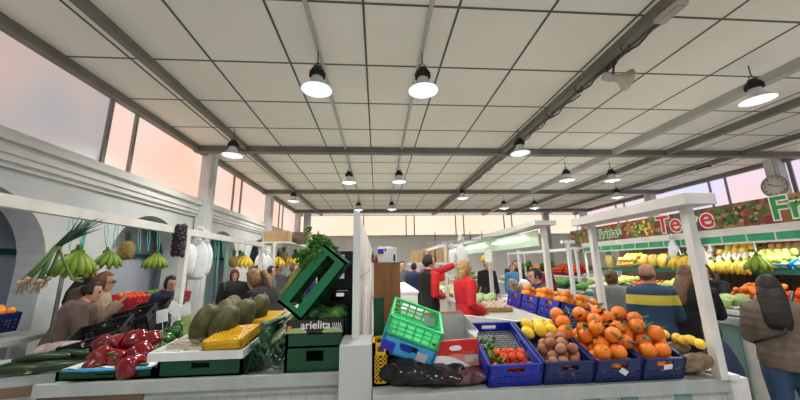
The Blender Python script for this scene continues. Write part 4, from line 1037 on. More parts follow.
# ---------------------------------------------------------------- hanging rail on the left
t = thing('hanging_rail', 'white rail on posts over the left counter, hung with bananas and cords', 'rail', (-2.35, 1.6, 0))
MB().box((-.035, 0, 2.045), (.035, 5.0, 2.125)).build('top_rail', M['frame_white'], t)
MB().box((-.035, 2.38, .88), (.035, 2.45, 2.045)).build('post', M['frame_white'], t)
MB().box((-.03, 4.93, .88), (.03, 4.99, 2.045)).build('post', M['frame_white'], t)
single('pole', MB().tube([(-3.0, 3.27, 0), (-3.0, 3.27, 1.80)], .017, 10), M['dark_metal'], 'slim dark metal pole standing behind the green bananas at left', 'pole')
RX = -2.35
def cords(pts, lab):
    for k, (px, py, w) in enumerate(pts):
        p = at(px, py, x=RX); cord(lab, (RX-.04, p.y, 2.06), (RX-.02, p.y+w*.02, p.z), loop=True)
cords([(70, 250, 1), (83, 252, 0), (107, 247, 1), (118, 246, -1), (127, 230, 0)], 'teal cord tied over the white rail between onions and pineapple')
cords([(140, 253, 1), (150, 252, 0), (159, 254, 1), (170, 240, -1), (174, 246, 1)], 'teal cord loop on the white rail near the dried peppers')
cords([(216, 262, 1), (219, 268, 0), (224, 258, 1), (230, 248, 1), (240, 250, 0), (246, 255, -1), (216, 300, 1), (226, 290, 0)], 'teal cord hanging from the far half of the white rail')
p = at(81, 251, x=RX); o = single('banana_ribbon', MB().box((-.015, -.002, 0), (.015, .002, .24)), M['teal'], 'x', 'ribbon'); o.location = (RX, p.y, p.z); o['label'] = 'flat teal ribbon holding the first green banana bunch'
for px, py, n_, sz, rz, lb, m in ((78, 252, 12, 1.2, 41, 'large green banana bunch beside the spring onions, nearest on the rail', 'banana_green'), (107, 252, 9, .9, 62, 'green banana bunch hanging left of the pineapple', 'banana_green'), (157, 254, 11, 1.0, 30, 'green banana bunch hanging right of the pineapple', 'banana_green')):
    p = at(px, py, x=RX); banana_bunch(lb, p, (0, 0, R(rz)), M[m], n_, size=sz, group='green banana bunches on the white rail')
p = at(125, 258, x=RX); pineapple('pineapple hanging from the white rail between two banana bunches', (p.x, p.y, p.z-.02), 1.05)
for px, py, yy, lb in ((232, 275, 5.3, 'left of two pineapples hanging at the far end of the rail'), (238, 274, 5.7, 'right of two pineapples hanging at the far end of the rail')):
    p = at(px, py, x=RX); pineapple(lb, (p.x, p.y, p.z+.12), 1.1, group='far pineapples on the white rail')
p = at(240, 256, x=RX); banana_bunch('yellow banana bunch hanging at the far end of the white rail', (p.x+.05, p.y, p.z), (0, 0, R(50)), M['banana'], 9, size=1.3)
# spring onions
p = at(58, 246, x=RX+.04); t = thing('spring_onions', 'big bunch of spring onions with roots hanging from the rail', 'spring onions', p, (0, R(0), R(30)))
ms = MB(); ml = MB(); mr = MB(); mb_ = MB()
for k in range(12):
    a = g6.uniform(-1, 1); q = g6.uniform(-1, 1); e = V((-.10+.03*a-(.02 if k < 6 else -.06), .03*q, -.24+.02*a)); c = V((.02*a, .02*q, .0))
    ms.tube([c, c*.5+e*.5+V((0, 0, -.01)), e], [.008, .009, .012], 7); mb_.ball(e, .019, 9, 6)
    for j in range(6): mr.tube([e, e+V((g6.uniform(-.03, .02), g6.uniform(-.02, .02), -.05-g6.random()*.04))], .0016, 4)
    for j in range(3):
        f1 = V((.05+.06*g6.random(), .04*q, .07+.05*g6.random())); f2 = f1*2.0+V((.04*a, 0, -.01))
        ml.tube([c, f1, f2], [.009, .008, .002], 5, squash=.5)
e = V((.10, .03, -.24)); ms.tube([(0, 0, 0), (.05, 0, -.12), e, (.16, .03, -.26)], [.009, .009, .010, .008], 7); mr.tube([e, e+V((.05, 0, .01))], .006, 5)
ms.build('white_stalks', M['onion_stalk'], t); ml.build('green_tops', M['leek_green'], t); mr.build('roots', M['root'], t); mb_.build('bulbs', M['root'], t)
# dried peppers, bags
p = at(181, 226, x=RX+.06); t = thing('dried_pepper_string', 'thick black string of dried peppers hanging by the white post', 'dried peppers', p)
for k in range(64):
    a = k*2.4; z = -.34*k/64; q = V((math.cos(a)*.045, math.sin(a)*.045, z)); b = MB().ball((0, 0, 0), .028, 7, 5, sz=1.2)
    if k == 0: dpm = b.mesh('dried_pepper', M['dried_pepper'])
    link('dried_pepper', dpm, t, q, (g6.uniform(-1, 1), g6.uniform(-1, 1), 0))
for k, (px, py, w, h, lb) in enumerate(((190, 242, .20, .42, 'left of the white carrier bags hanging behind the stall post'), (199, 238, .26, .55, 'large white carrier bag hanging in the middle behind the stall post'), (206, 240, .2, .48, 'right of the white carrier bags hanging behind the stall post'))):
    p = at(px, py, x=-2.42); tag(link('carrier_bag', bag_mesh('carrier_bag', w, w*.5, h, M['bag_white'], 30+k, handles=True), None, (p.x, p.y, p.z-h), (0, 0, R(15*k))), lb, 'carrier bag', 'white bags on the rail')
# ================================================================ fruit shop on the right
t = thing('shop_counter', 'white front counter of the fruit shop on the right', 'counter', (4.15, 2.3, 0))
MB().box((.02, 0, 0), (.42, 4.6, .90)).build('base', M['frame_white'], t)
MB().box((.42, 0, 0), (.95, 1.76, .90)).build('base', M['frame_white'], t); MB().box((.42, 2.30, 0), (.95, 4.6, .90)).build('base', M['frame_white'], t)
MB().box((-.04, -.02, .90), (.12, 4.65, .97)).build('counter_edge', M['top_white'], t)
for k in range(8): MB().box((.0, .1+.56*k, .08), (.02, .1+.56*k+.22, .86)).build('green_stripe', M['teal_paint'], t)
for y0, y1 in ((0, 1.76), (2.30, 4.6)): MB().add([(x, y, z) for y in (y0, y1) for x, z in ((.05, .90), (.96, .90), (.96, 1.16), (.05, .96))], [(0,1,2,3), (7,6,5,4), (0,4,5,1), (1,5,6,2), (2,6,7,3), (3,7,4,0)]).build('sloping_board', M['frame_white'], t)
t = thing('shop_shelf', 'green edged upper shelf behind the fruit shop counter', 'shelf', (5.12, 2.3, 0))
MB().box((0, 0, 1.44), (.62, 5.0, 1.47)).build('shelf_board', M['frame_white'], t)
MB().box((-.015, 0, 1.435), (0, 5.0, 1.50)).build('shelf_edge', M['dark_green_paint'], t)
for y in (.5, 2.6, 4.9): MB().box((.50, y, .0), (.54, y+.04, 2.05)).build('upright', M['frame_white'], t)
t = thing('shop_canopy', 'white canopy of the fruit shop with a green and white striped header', 'canopy', (5.0, 2.2, 0))
MB().box((0, 0, 2.0), (1.2, 5.1, 2.06)).build('roof_board', M['frame_white'], t)
MB().box((-.03, 0, 1.965), (0, 5.1, 2.07)).build('header_board', M['frame_white'], t)
MB().box((-.02, 0, 1.87), (0, 5.1, 1.965)).build('green_header', M['strip_green'], t)
MB().box((-.035, 0, 1.845), (0, 5.1, 1.87)).build('lower_rail', M['frame_white'], t)
for k in range(17): MB().box((-.028, .1+.31*k, 1.87), (-.02, .115+.31*k, 1.965)).build('divider', M['frame_white'], t)
for y in (0, 5.06): MB().box((.0, y, 0), (.04, y+.04, 2.0)).build('post', M['frame_white'], t)
for y in (.3, 1.9, 3.5):
    MB().tube([(.06, y, 1.94), (.06, y+1.2, 1.94)], .016, 8).build('strip_light', M['tube_light'], t)
    l = bpy.data.lights.new('strip_glow', 'AREA'); l.shape = 'RECTANGLE'; l.size = .06; l.size_y = 1.2; l.energy = 9; l.color = (1, .98, .95); link('strip_glow', l, None, (5.06, 2.2+y+.6, 1.915), (0, R(0), 0))
# back wall and dark interior
single('shop_back_wall', MB().box((6.15, 2.2, 0), (6.2, 7.6, 2.05)), M['brown_wood'], 'dark back wall behind the shelves of the fruit shop', 'wall panel')
# sign
t = thing('shop_sign', 'long fruit shop sign reading Frutas Tere Frutas over printed fruit', 'sign', (4.98, 4.7, 2.07), (R(90), 0, R(-90)))
MB().box((-3.0, 0, -.04), (2.45, .335, 0)).build('sign_board', M['fruit_print'], t)
def word(s_, cx, cy_, size, m, outline):
    text_obj(s_, size, .002, M[outline], t, (cx, cy_, .004), (0, 0, 0), size*.06, 'letter_outline')
    text_obj(s_, size, .002, M[m], t, (cx, cy_, .010), (0, 0, 0), size*.012)
# local x runs towards the camera (world -y)
def lx(px, py=215): return 4.7-at(px, py, x=4.98).y
word('Frutas', lx(609, 232), .15, .27, 'green_letter', 'white_letter')
word('r', lx(692, 222), .165, .41, 'red_letter', 'white_letter')
word('Te', lx(668, 222), .165, .41, 'red_letter', 'white_letter')
word('e', lx(707, 221), .18, .42, 'red_letter', 'white_letter')
word('Frutas', lx(800, 206)+.22, .17, .40, 'green_letter', 'white_letter')
def disc(cx, cy_, rx, ry, m, nm='printed_fruit'):
    MB().lathe([(.001, 0), (1, 0), (1, .003), (.001, .004)], 18, sx=rx, sy=ry).build(nm, M[m], t, (cx, cy_, .001))
gs = random.Random(4)
for px0, px1, kinds, nn in ((588, 596, ['onion', 'maroon_cloth'], 8), (624, 634, ['lemon', 'mango'], 9), (634, 642, ['apple_green', 'leaf'], 12), (642, 650, ['lemon', 'banana'], 8), (718, 735, ['leaf', 'leaf', 'dark_leaf'], 12), (735, 748, ['apple_red', 'onion', 'dark_leaf'], 12), (748, 762, ['onion', 'leaf', 'dark_leaf'], 12)):
    for k in range(nn):
        x0, x1 = lx(px0), lx(px1); r0 = gs.uniform(.018, .032)
        disc(gs.uniform(x0, x1), gs.uniform(.05, .28), r0, r0*gs.uniform(.8, 1.2), gs.choice(kinds))

def tray_of(kind, x, y, z, w, d, rot, lbl, n_r, seed, m='blue_crate', layers=1, r=.042, grp=None, crate_name='crate', h=.09):
    cr = crate(lbl[0], (x, y, z), rot, (w, d, h), M[m], solid=(w < .3), ncol=6, rows=2, handle=False)
    fill(cr, kind, w-.02, d-.02, r, layers, .03, lbl[1], lbl[1].split(' in ')[0]+' in '+' '.join(lbl[1].split(' in ')[1:]), seed, tumble=True)
    return cr
# lower slope: trays facing the aisle (local x -> -world y)
slope = [('lettuce', 'cabbage'), ('cabbage', 'lettuce'), ('carrot', 'red_apple'), ('greens', 'aubergine'), ('lettuce', 'tomato'), ('cabbage', 'courgette'), ('avocado', 'pear'), ('turnip', 'yellow_pepper')]
near_far = ['nearest the right edge', 'second from the right edge', 'third from the right edge', 'fourth from the right edge', 'fifth from the right edge', 'sixth from the right edge', 'seventh from the right edge', 'last before the white frame']
rowsF = ['beetroot', 'aubergine', 'lettuce', 'cabbage', 'greens', 'courgette', 'turnip', 'greens']; rowsB = ['yellow_pepper', 'red_apple', 'carrot', 'lettuce', 'green_apple', 'tomato', 'pear', 'cabbage']
rad = {'lettuce': .085, 'cabbage': .085, 'greens': .08, 'carrot': .045, 'aubergine': .06, 'courgette': .055, 'tomato': .036, 'avocado': .05, 'mango': .055, 'yellow_pepper': .052, 'garlic': .036, 'onion': .046, 'beetroot': .046}
nice = {'red_apple': 'red apple', 'green_apple': 'green apple', 'yellow_pepper': 'yellow pepper', 'small_orange': 'orange'}
for k in range(8):
    yc = 2.62+.56*k
    for row, kinds in ((0, rowsF), (1, rowsB)):
        if k == 3 and row == 1: continue
        kd = kinds[k]; nm = nice.get(kd, kd); rr = rad.get(kd, .042)
        x0 = 4.22+.44*row; z0 = .985+.105*row
        tray_of(kd, x0, yc, z0, .52, .42, (R(12), 0, R(-90)), ('%s tray of %s on the shop counter, %s' % (('front', 'back')[row], nm, near_far[k]), '%s in the %s counter tray %s' % (nm, ('front', 'back')[row], near_far[k])), 0, 50+k*2+row, 'lightblue' if (k+row) % 3 == 0 else 'tray_white', 2 if rr < .06 else 1, rr, h=.06)
# upper shelf
up = [('red_apple', 'red_crate'), ('green_apple', 'lightblue'), ('pear', 'lightblue'), ('garlic', 'card'), ('garlic', 'card'), ('onion', 'card'), ('mango', 'card'), ('melon', 'card')]
for k in range(8):
    kd, m = up[k]; yc = 2.70+.58*k; rr = rad.get(kd, .042)
    if kd == 'melon': continue
    tray_of(kd, 5.30 if k in (3, 4, 5) else 5.14, yc, 1.475, .54, .38, (R(24), 0, R(-90)), ('upper shelf tray of %s, %s' % (nice.get(kd, kd), near_far[k]), '%s in the upper shelf tray %s' % (nice.get(kd, kd), near_far[k])), 0, 90+k, m, 2, rr, h=.10)
for k, (yc, kd, m, lb) in enumerate(((2.75, 'onion', 'card', 'highest shelf tray of onions at the right edge'), (3.35, 'green_apple', 'blue_crate', 'highest shelf tray of green apples at the right'), (3.95, 'onion', 'red_crate', 'highest shelf tray of onions left of the apples'), (4.55, 'mango', 'card', 'highest shelf tray of mangoes above the bananas'), (5.15, 'garlic', 'card', 'highest shelf tray of garlic above the bananas'))):
    tray_of(kd, 5.60, yc, 1.66, .54, .34, (R(26), 0, R(-90)), (lb, '%s in the highest tray at %s' % (nice.get(kd, kd), near_far[k])), 0, 120+k, m, 1, rad.get(kd, .042), h=.08)
single('shelf_riser', MB().box((5.60, 2.4, 1.47), (6.1, 5.5, 1.655)), M['frame_white'], 'riser board carrying the highest row of shop trays', 'riser')
for k, px in enumerate((712, 721, 730, 739, 748)):
    p = at(px, 258, x=5.10); banana_bunch(['leftmost', 'second', 'middle', 'fourth', 'rightmost'][k]+' of five yellow banana bunches lying in a row on the shop shelf', (p.x+.02, p.y, 1.62), (0, 0, R(90+12*(k % 2)-180)), M['banana'], 6, size=1.15, group='banana bunches on the shop shelf', fan=1.3)
p = at(757, 256, x=4.95); banana_bunch('greener banana bunch hanging by a cord in front of the shop shelf', (p.x, p.y, p.z), (0, 0, R(-60)), M['banana_green'], 8, size=1.25)
cordm = MB().tube([at(757, 255, x=4.95), V((4.96, at(750, 230, x=4.95).y, 1.86))], .008, 5); single('string', cordm, M['paper'], 'white cord holding the greener bananas at the shop', 'cord')
for k, px in enumerate((679, 686, 691)):
    p = at(px, 256, x=4.9); banana_bunch(['left', 'middle', 'right'][k]+' of three banana bunches hanging beside the white corner post', (p.x, p.y, p.z), (0, 0, R(-70+20*k)), M['banana'], 8, size=1.3, group='bananas hanging by the corner post')
mmy = mm.copy(); mmy.materials.clear(); mmy.materials.append(M['mango'])
for k, px in enumerate((643, 651, 660, 669)):
    p = at(px, 256, x=5.15); o = link('melon', mmy if k < 3 else mm, None, (5.2, p.y, 1.61), (0, R(0), 0)); tag(o, ['leftmost orange yellow melon standing on the shop shelf', 'second melon in the row on the shop shelf', 'third melon in the row on the shop shelf', 'greenish melon at the right of the shelf row'][k], 'melon', 'melons on the shop shelf')
for k, (px, py, h_, lb) in enumerate(((697, 240, .5, 'long white carrier bag hanging left of the corner post at the shop'), (672, 240, .35, 'pack of white bags hanging above the melons in the shop'))):
    p = at(px, py, x=4.93); tag(link('carrier_bag', bag_mesh('carrier_bag', .2, .1, h_, M['bag_white'], 60+k, handles=True), None, (p.x, p.y, p.z-h_), (0, 0, R(80))), lb, 'carrier bag')
b = thing('carrier_bag', 'bulging white carrier bag standing on the shop counter beside the post', 'carrier bag', (4.33, 4.15, 1.1)); link('bag_body', bag_mesh('bag', .34, .28, .30, M['bag_white'], 70), b)
for k in range(7):
    p = at(628+9*k, 262, x=5.0); o = link('greens', FM['greens'][0], None, (5.2+.05*(k % 2), p.y, 1.55), (0, 0, k)); tag(o, 'leafy greens on the shop shelf below the melons', 'greens', 'greens on the shop shelf')
for k, (px, pz, s_) in enumerate(((628, 1.72, 1.5), (634, 1.70, 1.6), (640, 1.74, 1.5), (606, 1.6, 1.8))):
    p = at(px, 250, x=5.3); pineapple('%s pineapple at the far end of the shop shelf' % ['leftmost standing', 'middle standing', 'right hand standing', 'separate far'][k], (5.35, p.y, 1.475), s_, group='pineapples on the shop shelf')
# ---------------------------------------------------------------- second shop behind, further left
t = thing('shop_counter', 'white display counter of the farther shop between the white posts', 'counter', (4.55, 7.6, 0))
MB().box((0, 0, 0), (1.5, 4.2, .92)).build('base', M['top_white'], t); MB().box((-.04, 0, .92), (1.5, 4.2, .98)).build('counter_top', M['paper'], t)
MB().box((.5, 0, 1.24), (1.5, 4.2, 1.27)).build('upper_shelf', M['paper'], t); MB().box((.45, 0, 1.95), (1.5, 4.2, 2.0)).build('canopy', M['paper'], t)
for y in (0, 1.4, 2.8, 4.15): MB().box((.45, y, .9), (.50, y+.05, 1.95)).build('post', M['paper'], t)
kk = [('greens', 'green_crate'), ('turnip', 'tray_white'), ('lettuce', 'tray_white'), ('aubergine', 'blue_crate'), ('greens', 'green_crate'), ('tomato', 'red_crate'), ('cabbage', 'card')]
for k in range(7):
    kd, m = kk[k]; tray_of(kd, 4.60, 7.9+.58*k, .985, .52, .42, (R(14), 0, R(-90)), ('lower tray of %s in the farther shop, place %s along' % (kd, ['one', 'two', 'three', 'four', 'five', 'six', 'seven'][k]), '%s in the lower trays of the farther shop' % kd), 0, 150+k, m, 1, rad.get(kd, .042), h=.07)
kk = [('red_apple', 'red_crate'), ('red_apple', 'red_crate'), ('greens', 'green_crate'), ('small_orange', 'blue_crate'), ('greens', 'card'), ('red_apple', 'red_crate')]
for k in range(6):
    kd, m = kk[k]; tray_of(kd, 5.05, 7.95+.66*k, 1.285, .60, .42, (R(24), 0, R(-90)), ('upper tray of %s in the farther shop, place %s along' % (nice.get(kd, kd), ['one', 'two', 'three', 'four', 'five', 'six'][k]), '%s in the upper trays of the farther shop' % nice.get(kd, kd)), 0, 170+k, m, 2, rad.get(kd, .042), h=.09)
t = thing('market_stall', 'slim white frame with cross bar in front of the farther shop', 'frame', (3.80, 6.0, 0))
MB().box((-.03, -.03, 0), (.03, .03, 2.0)).build('post', M['paper'], t); MB().box((-.12, -.03, 2.0), (.14, .03, 2.06)).build('cross_bar', M['paper'], t); MB().box((-.02, 0, 1.86), (.02, 2.2, 1.90)).build('side_bar', M['paper'], t); MB().box((-.03, 2.2, 0), (.03, 2.26, 1.95)).build('post', M['paper'], t)
t = thing('hanging_sign', 'small square fruit picture sign left of the long shop sign', 'sign', at(589, 243, x=5.3)-V((0, 0, .25)), (R(90), 0, R(-62)))
MB().box((-.22, 0, -.02), (.22, .52, 0)).build('sign_board', M['fruit_print'], t)
for k in range(14): MB().lathe([(.001, 0), (.05, 0), (.05, .004), (.001, .005)], 12).build('printed_fruit', M[['onion', 'apple_red', 'mango'][k % 3]], t, (-.15+.1*(k % 4), .08+.12*(k//4), .001))
# ================================================================ middle stalls and background
t = thing('stall_counter', 'long white counter of the middle stall running to the back', 'counter', (1.5, 3.75, 0))
MB().box((0, 0, 0), (.66, 5.6, .90)).build('base', M['frame_white'], t); MB().box((-.06, -.05, .90), (.68, 5.65, .95)).build('worktop', M['card_grey'], t)
t = thing('stall_counter', 'white block counter beyond the oak cabinet on the left of the middle stall', 'counter', (.12, 5.9, 0))
MB().box((0, 0, 0), (.62, 4.2, 1.12)).build('base', M['panel_white'], t); MB().box((-.02, -.02, 1.12), (.64, 4.2, 1.16)).build('worktop', M['paper'], t); MB().box((.62, .2, .55), (.63, 4.0, .57)).build('joint', M['conduit'], t)
t = thing('stall_counter', 'low white counter in front of the taller block counter', 'counter', (.30, 5.0, 0)); MB().box((0, 0, 0), (.40, .8, .92)).build('base', M['panel_white'], t); MB().box((-.02, -.02, .92), (.42, .82, .95)).build('worktop', M['paper'], t)
gm = random.Random(21)
# jars, tins and produce standing on the middle counter
jar = MB().lathe([(.001, 0), (.055, 0), (.06, .01), (.06, .12), (.05, .14), (.001, .14)], 16).mesh('jar_body', M['paper']); jlb = MB().lathe([(.0605, .03), (.0612, .03), (.0612, .10), (.0605, .10)], 16).mesh('jar_label', M['blue_cloth']); lid = MB().lathe([(.001, .14), (.053, .14), (.053, .16), (.001, .162)], 16).mesh('jar_lid', M['steel'])
for (px, py, s_, lb) in ((506, 308, .9, 'white labelled tin on the near end of the middle counter, left one'), (520, 308, 1.25, 'large white labelled pot on the near end of the middle counter'), (491, 303, .7, 'small tin beside the trays on the middle counter'), (484, 293, .8, 'tin far along the middle counter by the woman in red')):
    p = at(px, py, z=.955); o = thing('jar', lb, 'jar', (min(p.x, 2.0), p.y, .952), group='tins on the middle counter'); o.scale = (s_,)*3; link('jar_body', jar, o); link('jar_label', jlb, o); link('jar_lid', lid, o)
bt = MB().lathe([(.001, 0), (.032, 0), (.034, .10), (.028, .15), (.013, .19), (.013, .23), (.001, .23)], 14)
for k, (px, py, m) in enumerate(((508, 298, 'black'), (513, 296, 'dark_green_paint'), (535, 302, 'brown_wood'), (497, 298, 'mango'), (524, 296, 'dark_leaf'), (530, 299, 'black'))):
    p = at(px, py, z=.96); o = link('bottle', bt.mesh('bottle', M[m]), None, (min(p.x, 2.05), p.y, .952)); tag(o, ['black bottle', 'dark green bottle', 'brown bottle', 'amber bottle', 'green bottle', 'second black bottle'][k]+' among the goods on the middle counter', 'bottle', 'bottles on the middle counter')
gk = ['garlic', 'cabbage', 'turnip', 'lettuce', 'garlic', 'green_apple', 'turnip']
for k in range(9):
    y = 4.55+.55*k; kd = gk[k % 7]
    cr = crate('shallow pale tray of %s on the middle counter, place %s from the front' % (kd, ['one', 'two', 'three', 'four', 'five', 'six', 'seven', 'eight', 'nine'][k]), (1.80, y, .955), (R(6), 0, R(-4)), (.52, .46, .06), M['tray_white' if k % 2 else 'card'], solid=True, rows=2)
    fill(cr, kd, .50, .44, rad.get(kd, .042), 1, .02, '%s in the shallow trays on the middle counter' % kd, '%s on the middle counter' % kd, 200+k)
b = MB(); b.add([at(*q, z=.96+dz) for q, dz in (((528, 305), .02), ((560, 312), .03), ((548, 300), .12), ((530, 297), .10))], [(0,1,2,3)]); o = single('price_board', b, M['paper'], 'sloping white board beside the tins on the middle counter', 'board'); o.modifiers.new('s', 'SOLIDIFY').thickness = .01
t = thing('menu_board', 'dark brown board leaning behind the side row of blue crates', 'board', at(549, 303, y=4.0)-V((0, 0, .12)), (R(-8), R(-38), R(-20)))
MB().box((-.05, -.01, 0), (.18, .01, .30)).build('board', M['brown_wood'], t); MB().box((-.05, -.014, 0), (.18, -.01, .012)).build('board_edge', M['card'], t)
# scales
t = thing('weighing_scale', 'steel hanging scale and hooks over the middle counter by the pointing man', 'scale', (1.50, 5.6, 0))
MB().tube([(0, 0, .95), (0, 0, 2.2)], .016, 8).build('stand', M['steel'], t); MB().bar((-.45, 0, 2.02), (1.0, 0, 2.10), .03).build('arm', M['steel'], t); MB().bar((-.45, 0, 2.08), (-.45, .9, 2.06), .025).build('arm', M['steel'], t); MB().bar((.45, -.3, 2.07), (.45, .5, 2.09), .025).build('arm', M['steel'], t)
for x in (-.45, .2, .42): MB().tube([(x, 0, 2.05), (x, 0, 2.22)], .008, 6).build('hook', M['dark_metal'], t)
for k, (px, py, w, h, lb) in enumerate(((461, 246, .20, .50, 'bundle of clear bags hanging from the scale arm behind the woman in red'), (452, 250, .12, .30, 'small white bag hanging left of the larger bags at the scale'))):
    p = at(px, py, y=5.55); tag(link('carrier_bag', bag_mesh('carrier_bag', w, .1, h, M['bag_white'], 80+k, handles=True), None, (p.x, p.y, p.z-h*.9), (0, 0, 0)), lb, 'carrier bag')
# cardboard boxes on the stall roof
t = thing('stall_roof', 'white lintel shelf of the far stall carrying cardboard boxes', 'shelf', (1.0, 9.0, 0))
MB().box((-.1, 0, 1.62), (1.3, .6, 1.68)).build('shelf_board', M['frame_white'], t)
for x in (-.05, 1.2): MB().box((x, .2, 0), (x+.05, .25, 1.62)).build('post', M['paper'], t)
for k, (x, w, h) in enumerate(((1.0, .32, .33), (1.38, .28, .42), (1.70, .36, .50))):
    o = single('cardboard_box', MB().box((x, 9.05, 1.68), (x+w, 9.5, 1.68+h)), M['card'], ['smallest, left cardboard box on the far stall roof', 'middle cardboard box on the far stall roof', 'largest, right cardboard box on the far stall roof'][k], 'box', 'cardboard boxes on the far stall roof', .004)
# long far frames
def frame(x, y0, y1, z, lb, step=2.4, w=.07, m='frame_white'):
    t = thing('market_stall', lb, 'frame', (x, y0, 0)); MB().box((-w/2, 0, z), (w/2, y1-y0, z+.07)).build('top_beam', M[m], t); y = 0
    while y <= y1-y0: MB().box((-.025, y, 0), (.025, y+.05, z)).build('post', M[m], t); y += step
    return t
frame(1.45, 6.6, 13.0, 2.0, 'far white frame of the middle stalls down the hall centre'); frame(3.4, 9.2, 14.0, 2.0, 'far white frame right of the hall centre')
for k, (x, y, w, d, h) in enumerate(((2.6, 10.5, .8, 3.0, 1.05), (4.2, 12.9, .7, 2.6, 1.1), (.4, 11.2, .8, 3.5, 1.1), (6.5, 12.4, 1.0, 3.5, 1.1), (-1.4, 9.4, .9, 4.0, 1.0))):
    t = thing('stall_counter', ['far stall counter with goods behind the middle stall', 'far stall counter to the right near the back wall', 'far white counter behind the pointing man', 'far counter of the shop at the back right', 'far stall counter behind the tipped celery crate'][k], 'counter', (x, y, 0))
    MB().box((0, 0, 0), (w, d, h)).build('base', M[['panel_white', 'teal_paint', 'panel_white', 'top_white', 'panel_white'][k]], t); MB().box((-.03, -.03, h), (w+.03, d, h+.04)).build('worktop', M['card_grey'], t)
    for j in range(5):
        kd = gm.choice(['cabbage', 'greens', 'lettuce', 'turnip'])
        for q in range(6): o = link(BASE.get(kd, kd), FM[kd][0], None, (x+.12+(w-.24)*(q % 3)/2, y+.15+j*.52+.2*(q//3), h+.10)); o.scale = (.9,)*3; tag(o, '%s heaped on the %s' % (kd, t['label']), kd, 'produce on the '+t['label'])
tag(single('strip_sign', MB().box((2.05, 5.6, 1.66), (2.09, 5.9, 1.90)), M['paper'], 'white price sheet hanging under the green fascia', 'sign'))
single('balloon', MB().ball(at(484, 259, y=8.5), .10, 12, 8), M['lemon'], 'yellow ball shaped price sign hanging in the middle stall', 'sign')
# left side: produce by the arcade wall
for k, (x, y, z, m, kd, lb) in enumerate(((-4.05, 3.72, 1.0, 'navy_crate', 'small_orange', 'dark blue crate of oranges in the first archway at the left edge'), (-3.9, 5.6, .98, 'red_crate', 'red_apple', 'red crate of produce beyond the seated women, nearer one'), (-3.9, 6.15, .98, 'card', 'greens', 'brown crate of greens beyond the seated women, farther one'), (-3.9, 5.6, .74, 'red_crate', 'onion', 'lower red crate stacked under the nearer one by the arches'), (-3.9, 6.7, .98, 'red_crate', 'onion', 'red crate of onions by the second arch next to the girl'))):
    cr = crate(lb, (x, y, z), (R(10), 0, R(80)), (.50, .40, .20), M[m]); fill(cr, kd, .48, .38, rad.get(kd, .042), 2 if kd != 'greens' else 1, .10, '%s inside the %s' % (nice.get(kd, kd), lb), 'produce inside the '+lb, 240+k)
t = thing('side_table', 'white table carrying crates along the arcade wall', 'table', (-4.3, 3.3, 0)); MB().box((0, 0, .90), (.55, .9, .95)).build('table_top', M['top_white'], t); MB().box((0, 1.9, .66), (.55, 3.6, .70)).build('table_top', M['top_white'], t)
for x, y in ((0, 0), (.5, 0), (0, .85), (.5, .85)): MB().box((x, y, 0), (x+.05, y+.05, .9)).build('leg', M['frame_white'], t)
for x, y in ((0, 1.9), (.5, 1.9), (0, 3.55), (.5, 3.55)): MB().box((x, y, 0), (x+.05, y+.05, .66)).build('leg', M['frame_white'], t)
single('dark_cabinet', MB().box((-4.1, 2.5, 0), (-3.6, 3.22, .92)), M['navy_cloth'], 'dark blue cabinet at the left edge below the orange crate', 'cabinet', bevel=.01)
single('door_leaf', MB().box((-5.02, 8.30, 0), (-4.98, 10.0, 2.45)), M['teal_paint'], 'teal painted door leaf in the third archway', 'door')
# side counter trays beyond the melons
for k, (px, py, yy, m, lb) in enumerate(((230, 300, 5.0, 'brown_wood', 'shallow brown tray with white packs behind the melons'), (255, 293, 5.4, 'green_crate', 'green crate beside the bending woman'), (222, 303, 4.4, 'black_plastic', 'black crate on the side counter behind the melons'))):
    p = at(px, py, y=yy); t = crate(lb, (p.x, p.y, .885), (R(8), 0, R(-20)), (.55, .42, .16), M[m])
    kd = ['turnip', 'greens', 'dark_greens'][k]; fill(t, kd, .53, .40, rad.get(kd, .06), 1, .10, '%s in the %s' % (nice.get(kd, kd).replace('_', ' '), lb), 'produce in the '+lb, 260+k)
t = thing('stall_counter', 'side counter beneath the trays behind the melons', 'counter', (-1.95, 4.3, 0)); MB().box((0, 0, 0), (.5, 2.2, .84)).build('base', M['top_white'], t); MB().box((-.02, -.02, .84), (.53, 2.22, .88)).build('worktop', M['top_white'], t)
for k in range(4): single('paper_sheet', MB().box((-1.55+.10*k, 4.5+.2*k, .885+.003*k), (-1.30+.10*k, 4.72+.2*k, .89+.003*k)), M['paper'], ['nearest', 'second', 'third', 'farthest'][k]+' white paper sheet on the side counter before the bending woman', 'paper', 'paper sheets on the side counter')
# far left frame with bananas and boxes
t = frame(-2.3, 7.2, 15.0, 2.10, 'far left white frame hung with bananas below cardboard boxes', 2.6, .08)
single('roof_board', MB().box((-2.75, 7.3, 2.17), (-2.0, 10.5, 2.2)), M['frame_white'], 'white board on top of the far left frame', 'board')
for k, (x, y, w, h, m, lb) in enumerate(((-2.62, 7.4, .35, .26, 'card', 'left, lighter cardboard box on top of the far left frame'), (-2.30, 7.9, .40, .28, 'brown_wood', 'brown box on top of the far left frame, with white label'), (-2.25, 9.0, .35, .26, 'bright_green', 'green box on top of the far left frame'), (-2.2, 10.0, .35, .42, 'card', 'farthest cardboard box on top of the far left frame'))):
    single('cardboard_box', MB().box((x, y, 2.2), (x+.55, y+w, 2.2+h)), M[m], lb, 'box', bevel=.004)
for k in range(7):
    y = 7.5+.62*k; banana_bunch('yellow bananas hanging from the far left frame, number %s from the front' % ['one', 'two', 'three', 'four', 'five', 'six', 'seven'][k], (-2.27, y, 1.86+.03*(k % 2)), (0, 0, R(40*k)), M['banana'], 7, size=1.5, group='bananas on the far left frame')
